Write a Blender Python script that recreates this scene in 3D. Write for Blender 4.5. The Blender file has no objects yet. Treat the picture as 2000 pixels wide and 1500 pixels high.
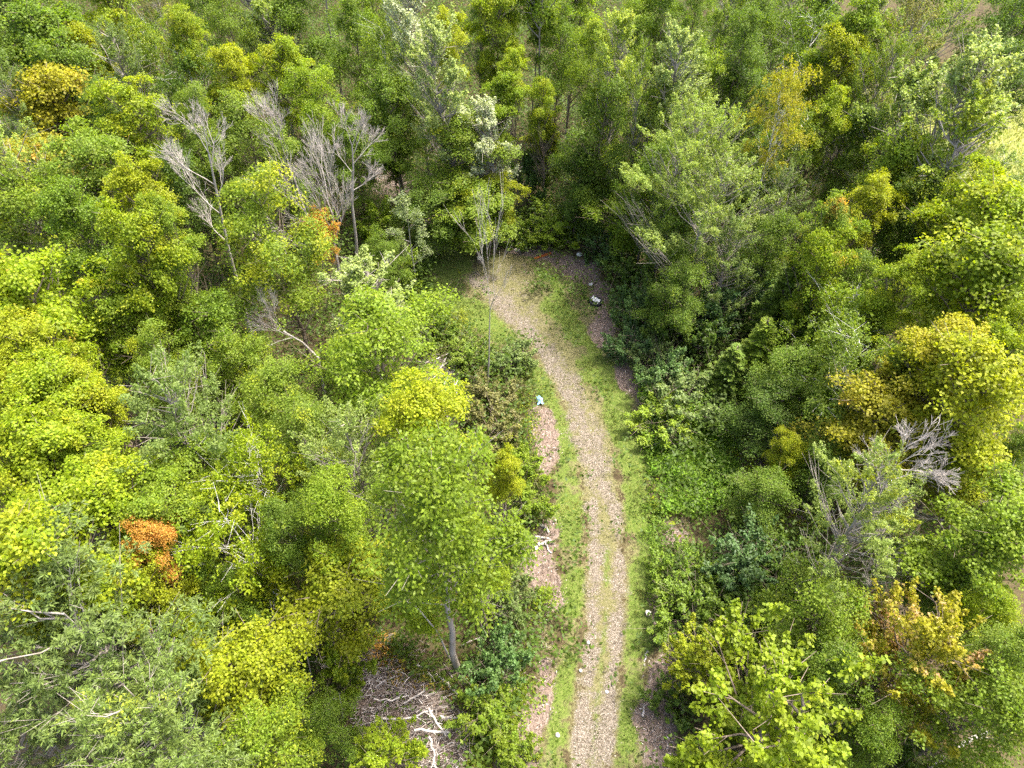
import bpy, math, random
import numpy as np
from mathutils import Vector, Matrix

# ---------------------------------------------------------------- camera, light
SC = bpy.context.scene
COL = SC.collection
FPX, PITCH, CAMH = 1376.0, math.radians(50), 34.0
SP, CP = math.sin(PITCH), math.cos(PITCH)
cam = bpy.data.cameras.new('camera')
cam.sensor_fit = 'HORIZONTAL'; cam.sensor_width = 36.0
cam.lens = 36.0 * FPX / 2000.0
cam.clip_end = 2000
camo = bpy.data.objects.new('camera', cam); COL.objects.link(camo)
camo.location = (0, 0, CAMH); camo.rotation_euler = (math.pi / 2 - PITCH, 0, 0)
SC.camera = camo

SUN_EL, SUN_AZ = math.radians(64), math.radians(60)      # azimuth clockwise from +Y (away from camera)
sd = Vector((math.sin(SUN_AZ) * math.cos(SUN_EL), math.cos(SUN_AZ) * math.cos(SUN_EL), math.sin(SUN_EL)))
w = bpy.data.worlds.new('World'); SC.world = w; w.use_nodes = True
nt = w.node_tree; bg = nt.nodes['Background']
sky = nt.nodes.new('ShaderNodeTexSky'); sky.sky_type = 'NISHITA'; sky.sun_disc = False
sky.sun_elevation = SUN_EL; sky.sun_rotation = SUN_AZ; sky.dust_density = 5.0; sky.air_density = 0.7
nt.links.new(sky.outputs[0], bg.inputs[0]); bg.inputs[1].default_value = 0.15
sl = bpy.data.lights.new('sun', 'SUN'); sl.energy = 2.0; sl.angle = math.radians(5); sl.color = (1.0, 0.97, 0.9)
so = bpy.data.objects.new('sun', sl); COL.objects.link(so)
so.rotation_euler = sd.to_track_quat('Z', 'Y').to_euler(); so.location = (30, 30, 60)
SC.view_settings.view_transform = 'Standard'; SC.view_settings.look = 'None'
SC.view_settings.exposure = 2.4; SC.view_settings.gamma = 1.0
SC.render.engine = 'CYCLES'
SC.cycles.use_denoising = False; SC.cycles.denoiser = 'OPENIMAGEDENOISE'; SC.cycles.denoising_input_passes = 'RGB_ALBEDO_NORMAL'
SC.cycles.max_bounces = 6; SC.cycles.transmission_bounces = 4; SC.cycles.diffuse_bounces = 4
SC.cycles.glossy_bounces = 1

rs = np.random.RandomState
def at(u, v, z=0.0):
    """the point of height z that the photograph shows at pixel (u, v)"""
    a, b = (u - 1000) / FPX, (v - 750) / FPX
    d = (CAMH - z) / (SP + b * CP)
    return Vector((a * d, d * (CP - b * SP), z)), d
def atxy(pts, z=0.0):
    return np.array([at(u, v, z)[0][:2] for u, v in pts])

# ---------------------------------------------------------------- mesh helpers
def mesh_np(name, V, F, mat, n=4):
    """V (k,3); F (m,n) indices"""
    V = np.asarray(V, np.float32); F = np.asarray(F, np.int32)
    me = bpy.data.meshes.new(name)
    me.vertices.add(len(V)); me.vertices.foreach_set('co', V.ravel())
    me.loops.add(F.size); me.loops.foreach_set('vertex_index', F.ravel())
    me.polygons.add(len(F)); me.polygons.foreach_set('loop_start', np.arange(0, F.size, n, dtype=np.int32))
    me.update(calc_edges=True)
    if mat: me.materials.append(mat)
    return me
def mesh_py(name, V, F, mat, smooth=False):
    me = bpy.data.meshes.new(name); me.from_pydata([tuple(v) for v in V], [], F); me.update()
    if mat: me.materials.append(mat)
    if smooth:
        for p in me.polygons: p.use_smooth = True
    return me
def link(name, data, parent=None, loc=None, **props):
    o = bpy.data.objects.new(name, data); COL.objects.link(o)
    if parent: o.parent = parent
    if loc is not None: o.location = loc
    for k, val in props.items(): o[k] = val
    return o
def unit(a): return a / np.maximum(np.linalg.norm(a, axis=-1, keepdims=True), 1e-9)

def cards(P, N, L, W, g, D=None, fold=0.18):
    """leaf-shaped folded quads: P base points, N normals, L lengths, W widths, D preferred directions"""
    n = len(P)
    N = unit(N)
    if D is None: D = g.normal(size=(n, 3))
    T = unit(D - (D * N).sum(1, keepdims=True) * N)
    B = np.cross(N, T)
    L = np.broadcast_to(np.asarray(L), (n,))[:, None]; W = np.broadcast_to(np.asarray(W), (n,))[:, None]
    mid = P + T * L * 0.45
    lift = N * W * fold
    V = np.stack([P, mid - B * W * .5 + lift, P + T * L, mid + B * W * .5 + lift], 1)
    return V.reshape(-1, 3)
def leaf_mesh(name, Vs, mat):
    V = np.concatenate(Vs); return mesh_np(name, V, np.arange(len(V)).reshape(-1, 4), mat)
def tubes(name, segs, mat, sides=5):
    """segs: list of (p0, p1, r0, r1)"""
    A = np.array([s[0] for s in segs], float); B = np.array([s[1] for s in segs], float)
    r0 = np.array([s[2] for s in segs])[:, None, None]; r1 = np.array([s[3] for s in segs])[:, None, None]
    T = unit(B - A); ref = np.where(np.abs(T[:, 2:3]) > .9, [[1., 0, 0]], [[0, 0, 1.]])
    X = unit(np.cross(T, ref)); Y = np.cross(T, X)
    th = np.arange(sides) * 2 * math.pi / sides
    ring = X[:, None] * np.cos(th)[None, :, None] + Y[:, None] * np.sin(th)[None, :, None]
    V = np.concatenate([A[:, None] + ring * r0, B[:, None] + ring * r1], 1)       # n, 2*sides, 3
    k = np.arange(sides); q = np.stack([k, (k + 1) % sides, (k + 1) % sides + sides, k + sides], 1)
    F = (np.arange(len(segs)) * 2 * sides)[:, None, None] + q[None]
    me = mesh_np(name, V.reshape(-1, 3), F.reshape(-1, 4), mat)
    me.polygons.foreach_set('use_smooth', np.ones(len(me.polygons), bool))
    return me
def poly_tube(pts, r0, r1):
    n = len(pts) - 1
    return [(pts[i], pts[i + 1], r0 + (r1 - r0) * i / n, r0 + (r1 - r0) * (i + 1) / n) for i in range(n)]

# ---------------------------------------------------------------- materials
def newmat(name):
    m = bpy.data.materials.new(name); m.use_nodes = True
    t = m.node_tree; t.nodes.clear()
    return m, t, t.nodes, t.links
def nd(t, typ, **kw):
    n = t.nodes.new(typ)
    for k, v in kw.items(): setattr(n, k, v)
    return n
def mathn(t, op, a, b=None, clamp=False):
    n = t.nodes.new('ShaderNodeMath'); n.operation = op; n.use_clamp = clamp
    for i, x in enumerate((a, b)):
        if x is None: continue
        if isinstance(x, (int, float)): n.inputs[i].default_value = x
        else: t.links.new(x, n.inputs[i])
    return n.outputs[0]
def mixc(t, f, a, b, mode='MIX'):
    n = t.nodes.new('ShaderNodeMix'); n.data_type = 'RGBA'; n.blend_type = mode
    for i, x in ((0, f), (6, a), (7, b)):
        if isinstance(x, (int, float)): n.inputs[i].default_value = x
        elif isinstance(x, tuple): n.inputs[i].default_value = (*x[:3], 1)
        else: t.links.new(x, n.inputs[i])
    return n.outputs[2]
def noise(t, scale, detail=2, vec=None, rough=.5):
    n = t.nodes.new('ShaderNodeTexNoise'); n.inputs['Scale'].default_value = scale
    n.inputs['Detail'].default_value = detail; n.inputs['Roughness'].default_value = rough
    if vec is not None: t.links.new(vec, n.inputs['Vector'])
    return n
def ramp(t, f, stops):
    n = t.nodes.new('ShaderNodeValToRGB'); t.links.new(f, n.inputs[0]); e = n.color_ramp.elements
    e[0].position, e[0].color = stops[0][0], (*stops[0][1], 1)
    e[1].position, e[1].color = stops[-1][0], (*stops[-1][1], 1)
    for p, c in stops[1:-1]:
        x = e.new(p); x.color = (*c, 1)
    return n.outputs[0]
def mapr(t, x, a, b, c=0., d=1.):
    n = t.nodes.new('ShaderNodeMapRange'); n.clamp = True
    t.links.new(x, n.inputs[0])
    for i, v in enumerate((a, b, c, d)): n.inputs[i + 1].default_value = v
    return n.outputs[0]

def leaf_material(name, turn, transl=.48, under=None, vary=.35, rough=.55, spec=.25):
    m, t, N, L = newmat(name)
    oi = nd(t, 'ShaderNodeObjectInfo'); geo = nd(t, 'ShaderNodeNewGeometry'); tc = nd(t, 'ShaderNodeTexCoord')
    off = nd(t, 'ShaderNodeVectorMath', operation='ADD')
    sc = nd(t, 'ShaderNodeVectorMath', operation='SCALE'); sc.inputs[0].default_value = (37., 91., 53.)
    L.new(oi.outputs['Random'], sc.inputs['Scale'])
    L.new(tc.outputs['Object'], off.inputs[0]); L.new(sc.outputs[0], off.inputs[1])
    nz = noise(t, .42, 3, off.outputs[0])
    isl = geo.outputs['Random Per Island']
    # leaves that have turned: patches of the crown, more of them the larger alpha is
    f = mathn(t, 'ADD', nz.outputs[0], mathn(t, 'MULTIPLY', isl, .16))
    thr = mathn(t, 'SUBTRACT', .86, mathn(t, 'MULTIPLY', oi.outputs['Alpha'], .58))
    f = mathn(t, 'MULTIPLY', mathn(t, 'SUBTRACT', f, thr), 7., )
    f = mathn(t, 'MINIMUM', mathn(t, 'MAXIMUM', f, 0.), 1.)
    c = mixc(t, f, oi.outputs['Color'], turn)
    hsv = nd(t, 'ShaderNodeHueSaturation'); L.new(c, hsv.inputs['Color'])
    nz2 = noise(t, 1.3, 2, off.outputs[0])
    L.new(mathn(t, 'ADD', mathn(t, 'MULTIPLY', nz2.outputs[0], .05), .468), hsv.inputs['Hue'])
    val = mathn(t, 'ADD', mathn(t, 'MULTIPLY', isl, vary * 2), 1 - vary)
    L.new(val, hsv.inputs['Value'])
    c = hsv.outputs[0]
    if under:
        c = mixc(t, mathn(t, 'MULTIPLY', geo.outputs['Backfacing'], .8), c, under)
    pb = nd(t, 'ShaderNodeBsdfPrincipled'); L.new(c, pb.inputs['Base Color'])
    pb.inputs['Roughness'].default_value = rough; pb.inputs['Specular IOR Level'].default_value = spec
    tr = nd(t, 'ShaderNodeBsdfTranslucent')
    L.new(mixc(t, 1.0, c, (1.55, 1.6, .45), 'MULTIPLY'), tr.inputs[0])
    mx = nd(t, 'ShaderNodeMixShader'); mx.inputs[0].default_value = transl
    L.new(pb.outputs[0], mx.inputs[1]); L.new(tr.outputs[0], mx.inputs[2])
    out = nd(t, 'ShaderNodeOutputMaterial'); L.new(mx.outputs[0], out.inputs[0])
    return m
YEL = (.25, .285, .012)
LEAF = leaf_material('leaf', YEL)
LEAF_OR = leaf_material('leaf_autumn', (.44, .26, .045))
LEAF_PK = leaf_material('leaf_pink', (.42, .27, .14))
LEAF_SI = leaf_material('leaf_silver', YEL, under=(.36, .40, .24), transl=.3)
LEAF_DK = leaf_material('leaf_glossy', YEL, transl=.35, rough=.5, spec=.25)
NEEDLE = leaf_material('needle', (.1, .12, .02), transl=.12, rough=.6)

def simple(name, c0, c1, scale, rough=.85, stretch=None, bump=.0, spec=.3):
    m, t, N, L = newmat(name)
    tc = nd(t, 'ShaderNodeTexCoord'); v = tc.outputs['Object']
    if stretch:
        mp = nd(t, 'ShaderNodeMapping'); mp.inputs['Scale'].default_value = stretch; L.new(v, mp.inputs[0]); v = mp.outputs[0]
    nz = noise(t, scale, 4, v, .65)
    geo = nd(t, 'ShaderNodeNewGeometry')
    f = mathn(t, 'ADD', mathn(t, 'MULTIPLY', mathn(t, 'SUBTRACT', nz.outputs[0], .5), 2.2), .5)
    c = mixc(t, mathn(t, 'ADD', f, 0, True), c0, c1)
    pb = nd(t, 'ShaderNodeBsdfPrincipled'); L.new(c, pb.inputs['Base Color']); pb.inputs['Roughness'].default_value = rough
    pb.inputs['Specular IOR Level'].default_value = spec
    if bump:
        b = nd(t, 'ShaderNodeBump'); b.inputs['Strength'].default_value = bump; L.new(nz.outputs[0], b.inputs['Height']); L.new(b.outputs[0], pb.inputs['Normal'])
    out = nd(t, 'ShaderNodeOutputMaterial'); L.new(pb.outputs[0], out.inputs[0])
    return m
def island_mat(name, stops, rough=.85):
    m, t, N, L = newmat(name)
    geo = nd(t, 'ShaderNodeNewGeometry')
    c = ramp(t, geo.outputs['Random Per Island'], stops)
    pb = nd(t, 'ShaderNodeBsdfPrincipled'); L.new(c, pb.inputs['Base Color']); pb.inputs['Roughness'].default_value = rough
    out = nd(t, 'ShaderNodeOutputMaterial'); L.new(pb.outputs[0], out.inputs[0])
    return m
BARK = simple('bark', (.16, .13, .10), (.36, .32, .27), 5., stretch=(1, 1, .25), bump=.4)
BARK_DK = simple('bark_brown', (.09, .065, .045), (.24, .19, .14), 5., stretch=(1, 1, .25), bump=.4)
BARK_WH = simple('bark_white', (.35, .31, .26), (.78, .75, .70), 4., stretch=(1, 1, 2.))
DEADW = simple('dead_wood', (.21, .18, .15), (.44, .395, .345), 3., stretch=(1, 1, .4))
# ---------------------------------------------------------------- tree kinds (each proto: trunk mesh, crown mesh, nominal radius, height, height of crown middle)
def trunk_line(g, H, wig=.25):
    n = 9; z = np.linspace(0, H, n)
    x = np.cumsum(g.normal(size=(n, 2)) * wig * H / n * .35, 0); x -= x[0]
    return np.column_stack([x, z])
def on_line(P, z):
    return np.array([np.interp(z, P[:, 2], P[:, 0]), np.interp(z, P[:, 2], P[:, 1]), z])
def pad_centres(g, n, R, z0, z1, prof, inner=.35, lobes=.22):
    """foliage pads strung along boughs that fork out and up from the stem, with gaps between the boughs"""
    nb = g.randint(15, 21); H = z1 - z0; B = []; a0 = g.uniform(0, 6.28)
    for k in range(nb):
        t = min(.97, (k + g.uniform(.0, 1.)) / nb); th = a0 + k * 2.4 + g.normal() * .4
        r = R * prof(t) * g.uniform(.62, 1.22) * (1 + lobes * g.normal() * .6)
        rise = g.uniform(.1, .75) * r
        z = z0 + H * t
        B.append((np.array([0, 0, z - rise * .6]), np.array([r * math.cos(th), r * math.sin(th), min(z + rise * .4, z1 + .2)]), r))
    for k in range(g.randint(2, 5)):                    # leaders
        th = g.uniform(0, 6.28); q = R * g.uniform(.05, .45)
        B.append((np.array([0, 0, z1 - H * .4]), np.array([q * math.cos(th), q * math.sin(th), z1 - H * g.uniform(0, .14)]), R * .5))
    wt = np.array([b[2] for b in B]); wt = wt / wt.sum(); ids = g.choice(len(B), n, p=wt); out = []
    for i in ids:
        p, q, r = B[i]; u = 1.05 - g.beta(1.1, 1.7) * (1.15 - inner * .6)
        c = p + (q - p) * u; w = (.10 + .16 * math.sin(math.pi * min(max(u, 0), 1) ** .8)) * R * g.uniform(.5, 1.3)
        out.append(c + g.normal(size=3) * [w, w, w * .55])
    return np.array(out)
def round_prof(t): return max(.12, math.sin(math.pi * (.14 + .80 * t)) ** .75)
def egg_prof(t): return max(.12, math.sin(math.pi * min(1, (.25 + .72 * t))) ** .9)
def tall_prof(t): return max(.15, math.sin(math.pi * (.2 + .77 * t)) ** .6)
def cone_prof(t): return max(.08, 1.0 - .88 * t)
def flat_prof(t): return max(.3, math.sin(math.pi * (.3 + .55 * t)))

def limbs(g, P, tr, H, share=.6, r=.045, drop=.9):
    S = poly_tube(P[P[:, 2] <= H * .96], tr, tr * .18)
    for c in P_sel(g, PADS, share):
        rad = math.hypot(c[0], c[1])
        zb = min(max(c[2] - drop * rad - .3, H * .18), H * .92); b = on_line(P, zb)
        m = (b + c) / 2 + np.array([0, 0, -.12 * rad]) + g.normal(size=3) * .12
        S += [(b, m, r * 1.3, r * .8), (m, c, r * .8, r * .35)]
        for k in range(2):
            e = c + g.normal(size=3) * np.array([.45, .45, .25]) + (c - b) * .12
            S.append((m + (c - m) * g.uniform(.4, .9), e, r * .4, r * .15))
    return S
PADS = None
def P_sel(g, pads, share):
    return pads[g.uniform(size=len(pads)) < share]

def leafy(seed, style, R, H, z0, npad, ps, nl, L, W, prof, bark, leafm, tr=.16, inner=.35, flat=.17, share=.6, droop=.28, lobes=.22, limb_r=.045):
    global PADS
    g = rs(seed)
    P = trunk_line(g, H)
    C = pad_centres(g, npad, R, z0, H - .2, prof, inner, lobes)
    for c in C: c[:2] += on_line(P, min(c[2], H * .95))[:2] * .8
    PADS = C
    Vs = []
    for c in C:
        s = ps * g.uniform(.5, 1.35); out = np.array([c[0], c[1], 0]); out = out / (np.linalg.norm(out) + .3 * R)
        n = int(nl * g.uniform(.6, 1.25) * (s / ps) ** 1.2)
        up = unit(np.array([0, 0, 1.]) + out * .75 + g.normal(size=3) * .2)
        if style == 'plate':                       # maples: drooping plates of broad leaves
            a = unit(np.cross(up, [.3, .5, .1])); b = np.cross(up, a)
            q = np.sqrt(g.uniform(size=n)) * (1 + .25 * np.sin(3 * g.uniform(0, 6.28, n))); th = g.uniform(0, 6.283, n)
            x, y = q * np.cos(th) * s, q * np.sin(th) * s * g.uniform(.7, 1.)
            z = -droop * (q ** 2) * s + g.normal(size=n) * flat * s
            Pn = c + a * x[:, None] + b * y[:, None] + up * z[:, None]
            stray = g.uniform(size=n) < .16; Pn[stray] += (Pn[stray] - c) * g.uniform(.1, .7, stray.sum())[:, None] + g.normal(size=(stray.sum(), 3)) * .12
            Nn = up + (a * x[:, None] + b * y[:, None]) * .4 / s + g.normal(size=(n, 3)) * .6
            D = (a * x[:, None] + b * y[:, None]) / s + np.array([0, 0, -.35]) + g.normal(size=(n, 3)) * .5
            Vs.append(cards(Pn, Nn, L * g.uniform(.7, 1.25, n), W * g.uniform(.8, 1.2, n), g, D))
        elif style == 'clump':                     # loose clumps of small leaves
            Pn = c + g.normal(size=(n, 3)) * s * np.array([.5, .5, .36])
            Nn = np.array([0, 0, .8]) + out * .5 + g.normal(size=(n, 3)) * .75
            Vs.append(cards(Pn, Nn, L * g.uniform(.7, 1.3, n), W * g.uniform(.8, 1.2, n), g))
        elif style == 'spray':                     # upswept leafy sprays (poplar, young maples)
            ax = unit(np.array([0, 0, 1.]) + out * .8 + g.normal(size=3) * .25)
            t = g.uniform(0, 1, n); q = g.normal(size=(n, 3)) * s * .22 * (1.15 - t)[:, None]
            Pn = c + ax * (t[:, None] - .4) * s * 1.9 + q
            Nn = unit(q) * .7 + np.array([0, 0, .6]) + g.normal(size=(n, 3)) * .5
            D = q / s * 2 + np.array([0, 0, -.2]) + g.normal(size=(n, 3)) * .4
            Vs.append(cards(Pn, Nn, L * g.uniform(.7, 1.3, n), W * g.uniform(.8, 1.2, n), g, D))
        elif style == 'weep':                      # drooping strings of small leaves (birch)
            k = max(3, int(n / 26))
            for j in range(k):
                o = c + g.normal(size=3) * s * np.array([.55, .55, .2]); m = 26
                t = g.uniform(0, 1, m); ax = unit(np.array([0, 0, -1.]) + out * .55 + g.normal(size=3) * .3)
                Pn = o + ax * t[:, None] * s * 1.1 + g.normal(size=(m, 3)) * .07
                Nn = np.array([0, 0, .7]) + out + g.normal(size=(m, 3)) * .7
                Vs.append(cards(Pn, Nn, L * g.uniform(.7, 1.3, m), W * g.uniform(.8, 1.2, m), g, ax + g.normal(size=(m, 3)) * .5))
        elif style == 'star':                      # rosettes of long drooping leaflets
            k = max(2, int(n / 15))
            for j in range(k):
                q = math.sqrt(g.uniform()); th = g.uniform(0, 6.283); m = 15
                o = c + np.array([q * math.cos(th) * s, q * math.sin(th) * s, -.35 * q * q * s + g.normal() * .12])
                a2 = g.uniform(0, 6.283, m); D = np.column_stack([np.cos(a2), np.sin(a2), g.uniform(-.7, .45, m)])
                Pn = o + D * .03 + g.normal(size=(m, 3)) * .03
                Nn = np.array([0, 0, 1.]) + g.normal(size=(m, 3)) * .35 + D * .15
                Vs.append(cards(Pn, Nn, L * g.uniform(.6, 1.2, m), W * g.uniform(.8, 1.2, m), g, D))
    S = limbs(g, P, tr, H, share, limb_r)
    return dict(trunk=tubes('trunk', S, bark), crown=leaf_mesh('crown', Vs, leafm), R=R, H=H, z0=z0)

def conifer(seed, R, H, z0):
    g = rs(seed); P = trunk_line(g, H, .05); Vs = []; S = poly_tube(P, .13, .02)
    z = z0
    while z < H - .15:
        t = (z - z0) / (H - z0); Lb = R * (1 - t) ** .8 * g.uniform(.75, 1.1) + .12
        for k in range(int(5 + 4 * (1 - t))):
            th = g.uniform(0, 6.283); d = np.array([math.cos(th), math.sin(th), .18 - .35 * (1 - t)]); l = Lb * g.uniform(.7, 1.15)
            b = on_line(P, z); e = b + d * l
            S.append((b, e, .025, .008))
            n = int(95 * l) + 12; q = g.uniform(.12, 1, n); side = np.cross(d, [0, 0, 1.]); sgn = np.where(g.uniform(size=n) < .5, -1, 1)
            Pn = b + d * l * q[:, None]
            D = d * .8 + side * sgn[:, None] * g.uniform(.5, 1.2, n)[:, None] + np.array([0, 0, -.35]) + g.normal(size=(n, 3)) * .2
            Vs.append(cards(Pn, np.array([0, 0, 1.]) + g.normal(size=(n, 3)) * .35, g.uniform(.2, .42, n) * (1.1 - .5 * q), .07, g, D))
        z += g.uniform(.16, .26)
    return dict(trunk=tubes('trunk', S, BARK_DK), crown=leaf_mesh('crown', Vs, NEEDLE), R=R, H=H, z0=z0)

def grow(g, p, d, l, r, depth, S, up=.18, spread=.5, kids=(2, 4), T=None):
    """recursive bare branch"""
    n = 3; q = np.array(p, float); d = unit(np.array(d, float))
    for i in range(n):
        d = unit(d + g.normal(size=3) * .13 + np.array([0, 0, up * .35]))
        e = q + d * l / n
        ra, rb = r * (1 - .25 * i / n * 1.6), r * (1 - .25 * (i + 1) / n * 1.6)
        S.append((q, e, max(ra, .006), max(rb, .005)))
        if depth > 0 and i >= 1:
            for k in range(g.randint(1, kids[1] - 1)):
                dd = unit(d + unit(np.cross(d, g.normal(size=3))) * g.uniform(.5, 1.0) * spread * 1.6)
                grow(g, e - d * l / n * g.uniform(0, .6), dd, l * g.uniform(.42, .7), rb * g.uniform(.4, .6), depth - 1, S, up, spread, kids)
        q = e
    if depth > 0:
        for k in range(g.randint(kids[0], kids[1])):
            dd = unit(d + unit(np.cross(d, g.normal(size=3))) * g.uniform(.3, .9) * spread)
            grow(g, q, dd, l * g.uniform(.5, .8), r * .55, depth - 1, S, up, spread, kids)
    if T is not None: T.append(q)

def dead(seed, base_r, line, forks, depth=3, up=.3, spread=.5, mat=None):
    """line: trunk points; forks: (fraction along the trunk, direction, length)"""
    g = rs(seed); line = np.array(line, float); T = poly_tube(line, base_r, base_r * .3); out = []
    for f, d, l in forks:
        S = []; k = f * (len(line) - 1); i = min(int(k), len(line) - 2); p = line[i] + (line[i + 1] - line[i]) * (k - i)
        grow(g, p, d, l * .55, base_r * (1 - .65 * f) * .6, depth, S, up, spread); out.append(S)
    return T, out

PROTO = {}
def protos():
    for k in range(6):
        PROTO.setdefault('M', []).append(leafy(10 + k, 'plate', 3.0, 14, 5.0 - .3 * (k % 3), 190, .60, 125, .165, .14, round_prof, BARK_DK, LEAF, share=.4))
    for k in range(3):
        PROTO.setdefault('O', []).append(leafy(20 + k, 'plate', 3.0, 13, 4.5, 185, .60, 125, .165, .14, round_prof, BARK_DK, LEAF_OR, share=.4))
    for k in range(4):
        PROTO.setdefault('F', []).append(leafy(30 + k, 'plate', 3.0, 14, 4.5, 230, .52, 100, .15, .095, egg_prof, BARK_DK, LEAF, share=.4, limb_r=.025, flat=.28, droop=.25))
    for k in range(3):
        PROTO.setdefault('A', []).append(leafy(40 + k, 'spray', 3.0, 14, 4.5, 190, .55, 95, .14, .07, egg_prof, BARK, LEAF, share=.65, limb_r=.028, inner=.2))   # airy, branches show
    for k in range(3):
        PROTO.setdefault('P', []).append(leafy(50 + k, 'spray', 2.2, 15, 4.5, 170, .62, 115, .145, .10, tall_prof, BARK, LEAF_SI, share=.7))
    for k in range(3):
        PROTO.setdefault('B', []).append(leafy(60 + k, 'weep', 2.4, 14, 4.5, 110, .8, 150, .13, .09, tall_prof, BARK_WH, LEAF, share=.5, tr=.11, limb_r=.014))
    for k in range(2):
        PROTO.setdefault('R', []).append(leafy(70 + k, 'star', 3.6, 12, 6.0, 210, .6, 150, .20, .05, flat_prof, BARK, LEAF_DK, share=.5, limb_r=.03))
    for k in range(3):
        PROTO.setdefault('U', []).append(leafy(80 + k, 'spray', 3.0, 11, 2.0, 200, .6, 120, .155, .12, egg_prof, BARK_DK, LEAF, share=.5))
    PROTO['K'] = [leafy(90, 'spray', 3.0, 11, 2.5, 190, .6, 110, .155, .11, egg_prof, BARK_DK, LEAF_PK, share=.5)]
    for k in range(2): PROTO.setdefault('C', []).append(conifer(100 + k, 1.7, 7 + 2 * k, .4))
    for k in range(4):
        PROTO.setdefault('S', []).append(leafy(110 + k, 'spray', 1.6, 2.7, .35, 110, .36, 100, .125, .07, flat_prof, BARK_DK, LEAF_DK, tr=.05, share=.6, limb_r=.018, inner=.1))
    for k in range(3):
        PROTO.setdefault('G', []).append(leafy(120 + k, 'spray', 1.5, 3.6, .3, 90, .4, 105, .15, .085, egg_prof, BARK_DK, LEAF, tr=.05, share=.6, limb_r=.018, inner=.1))
    for k in range(3):                               # lanky: long bare trunk under a high crown
        PROTO.setdefault('L', []).append(leafy(130 + k, 'plate', 2.2, 18, 12, 110, .6, 120, .17, .14, round_prof, BARK, LEAF, share=.5, tr=.17))
    PROTO['Q'] = [leafy(140, 'plate', 3.0, 18, 9.8, 240, .52, 110, .15, .095, egg_prof, BARK, LEAF, share=.4, limb_r=.03, flat=.28, droop=.25, tr=.2)]
protos()
KIND = {'M': ('maple_tree', 'tree', 'maples of the forest', 15.), 'O': ('maple_tree', 'tree', 'maples of the forest', 14.),
        'F': ('broadleaf_tree', 'tree', 'green broadleaf trees of the forest', 14.), 'A': ('ash_tree', 'tree', 'airy pale trees of the forest', 15.),
        'P': ('poplar_tree', 'tree', 'poplars of the forest', 16.), 'B': ('birch_tree', 'tree', 'birches of the forest', 14.),
        'R': ('leafy_tree', 'tree', 'long leaved trees of the forest', 14.), 'U': ('bushy_tree', 'tree', 'young bushy trees of the forest', 10.),
        'K': ('maple_tree', 'tree', 'maples of the forest', 10.), 'C': ('conifer_tree', 'tree', 'conifers of the forest', 7.),
        'S': ('shrub', 'shrub', 'shrubs under the trees', 2.6), 'G': ('sapling', 'sapling', 'saplings at the forest edge', 3.8),
        'Q': ('broadleaf_tree', 'tree', 'green broadleaf trees of the forest', 18.), 'L': ('tall_tree', 'tree', 'tall bare trunked trees behind the clearing', 18.)}
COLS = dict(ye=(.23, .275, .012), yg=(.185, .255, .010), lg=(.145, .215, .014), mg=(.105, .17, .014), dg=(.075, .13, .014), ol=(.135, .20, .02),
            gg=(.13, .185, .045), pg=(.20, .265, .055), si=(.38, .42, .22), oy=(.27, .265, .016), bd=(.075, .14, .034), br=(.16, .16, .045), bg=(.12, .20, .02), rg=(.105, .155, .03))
_cnt = {}
def place(u, v, wpx, kind, col, label, H=0, turn=.3, base=False):
    """(u, v): middle of the crown in the photograph, or the foot of the trunk when base"""
    name, cat, grp, H0 = KIND[kind]; i = _cnt.get(kind, 0); _cnt[kind] = i + 1
    pr = PROTO[kind][i % len(PROTO[kind])]; g = rs(1000 + i * 7 + ord(kind))
    H = H or H0 * g.uniform(.94, 1.06); sz = H / pr['H']; cap = 2.2 if kind in 'PBCG' else (1.4 if wpx > 130 else 1.8)
    ch = H - pr['z0'] * sz; k = 1.
    for it in range(3):
        zc = H - k * ch * .47
        p, d = at(u, v, 0 if base else zc)
        if base: _, d = at(u, v, H * .6)
        s = wpx * d / FPX / (2 * pr['R']) * 1.12
        if kind not in 'RSGLQ': k = min(1., cap * 2 * pr['R'] * s / ch)
    r = link(name, None, None, (p.x, p.y, 0), label=label, category=cat, group=grp)
    r.rotation_euler = (g.normal() * .02, g.normal() * .02, g.uniform(0, 6.28)); r.scale = (s, s, sz)
    r.empty_display_size = .5
    link('trunk', pr['trunk'], r)
    c = link('crown', pr['crown'], r); c.scale[2] = k; c.location[2] = pr['H'] * (1 - k); k = g.uniform(.9, 1.1)
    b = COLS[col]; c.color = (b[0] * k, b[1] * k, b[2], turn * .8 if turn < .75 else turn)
    return r
# ---------------------------------------------------------------- ground: masks of gravel, litter and grass from outlines on the ground
def sdist(pts, poly):
    """signed distance, positive inside"""
    a = poly; b = np.roll(poly, -1, 0); out = np.full(len(pts), 1e9); ins = np.zeros(len(pts), bool)
    for p, q in zip(a, b):
        d = q - p; t = np.clip(((pts - p) @ d) / max(d @ d, 1e-9), 0, 1)
        out = np.minimum(out, np.linalg.norm(pts - (p + t[:, None] * d), axis=1))
        c = ((p[1] > pts[:, 1]) != (q[1] > pts[:, 1])) & (pts[:, 0] < (q[0] - p[0]) * (pts[:, 1] - p[1]) / (q[1] - p[1] + 1e-12) + p[0])
        ins ^= c
    return np.where(ins, out, -out)
_gn = rs(5)
_w = [(_gn.normal(size=2) * f, _gn.uniform(0, 6.28), 1 / f ** .6) for f in (.8, 1.1, 1.6, 2.3, 3.1, 4.4, 6., 8., 11., 14.) for _ in (0, 1, 2)]
def wob(P): return sum(a * np.sin(P @ k + p) for k, p, a in _w) * .16
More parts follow.
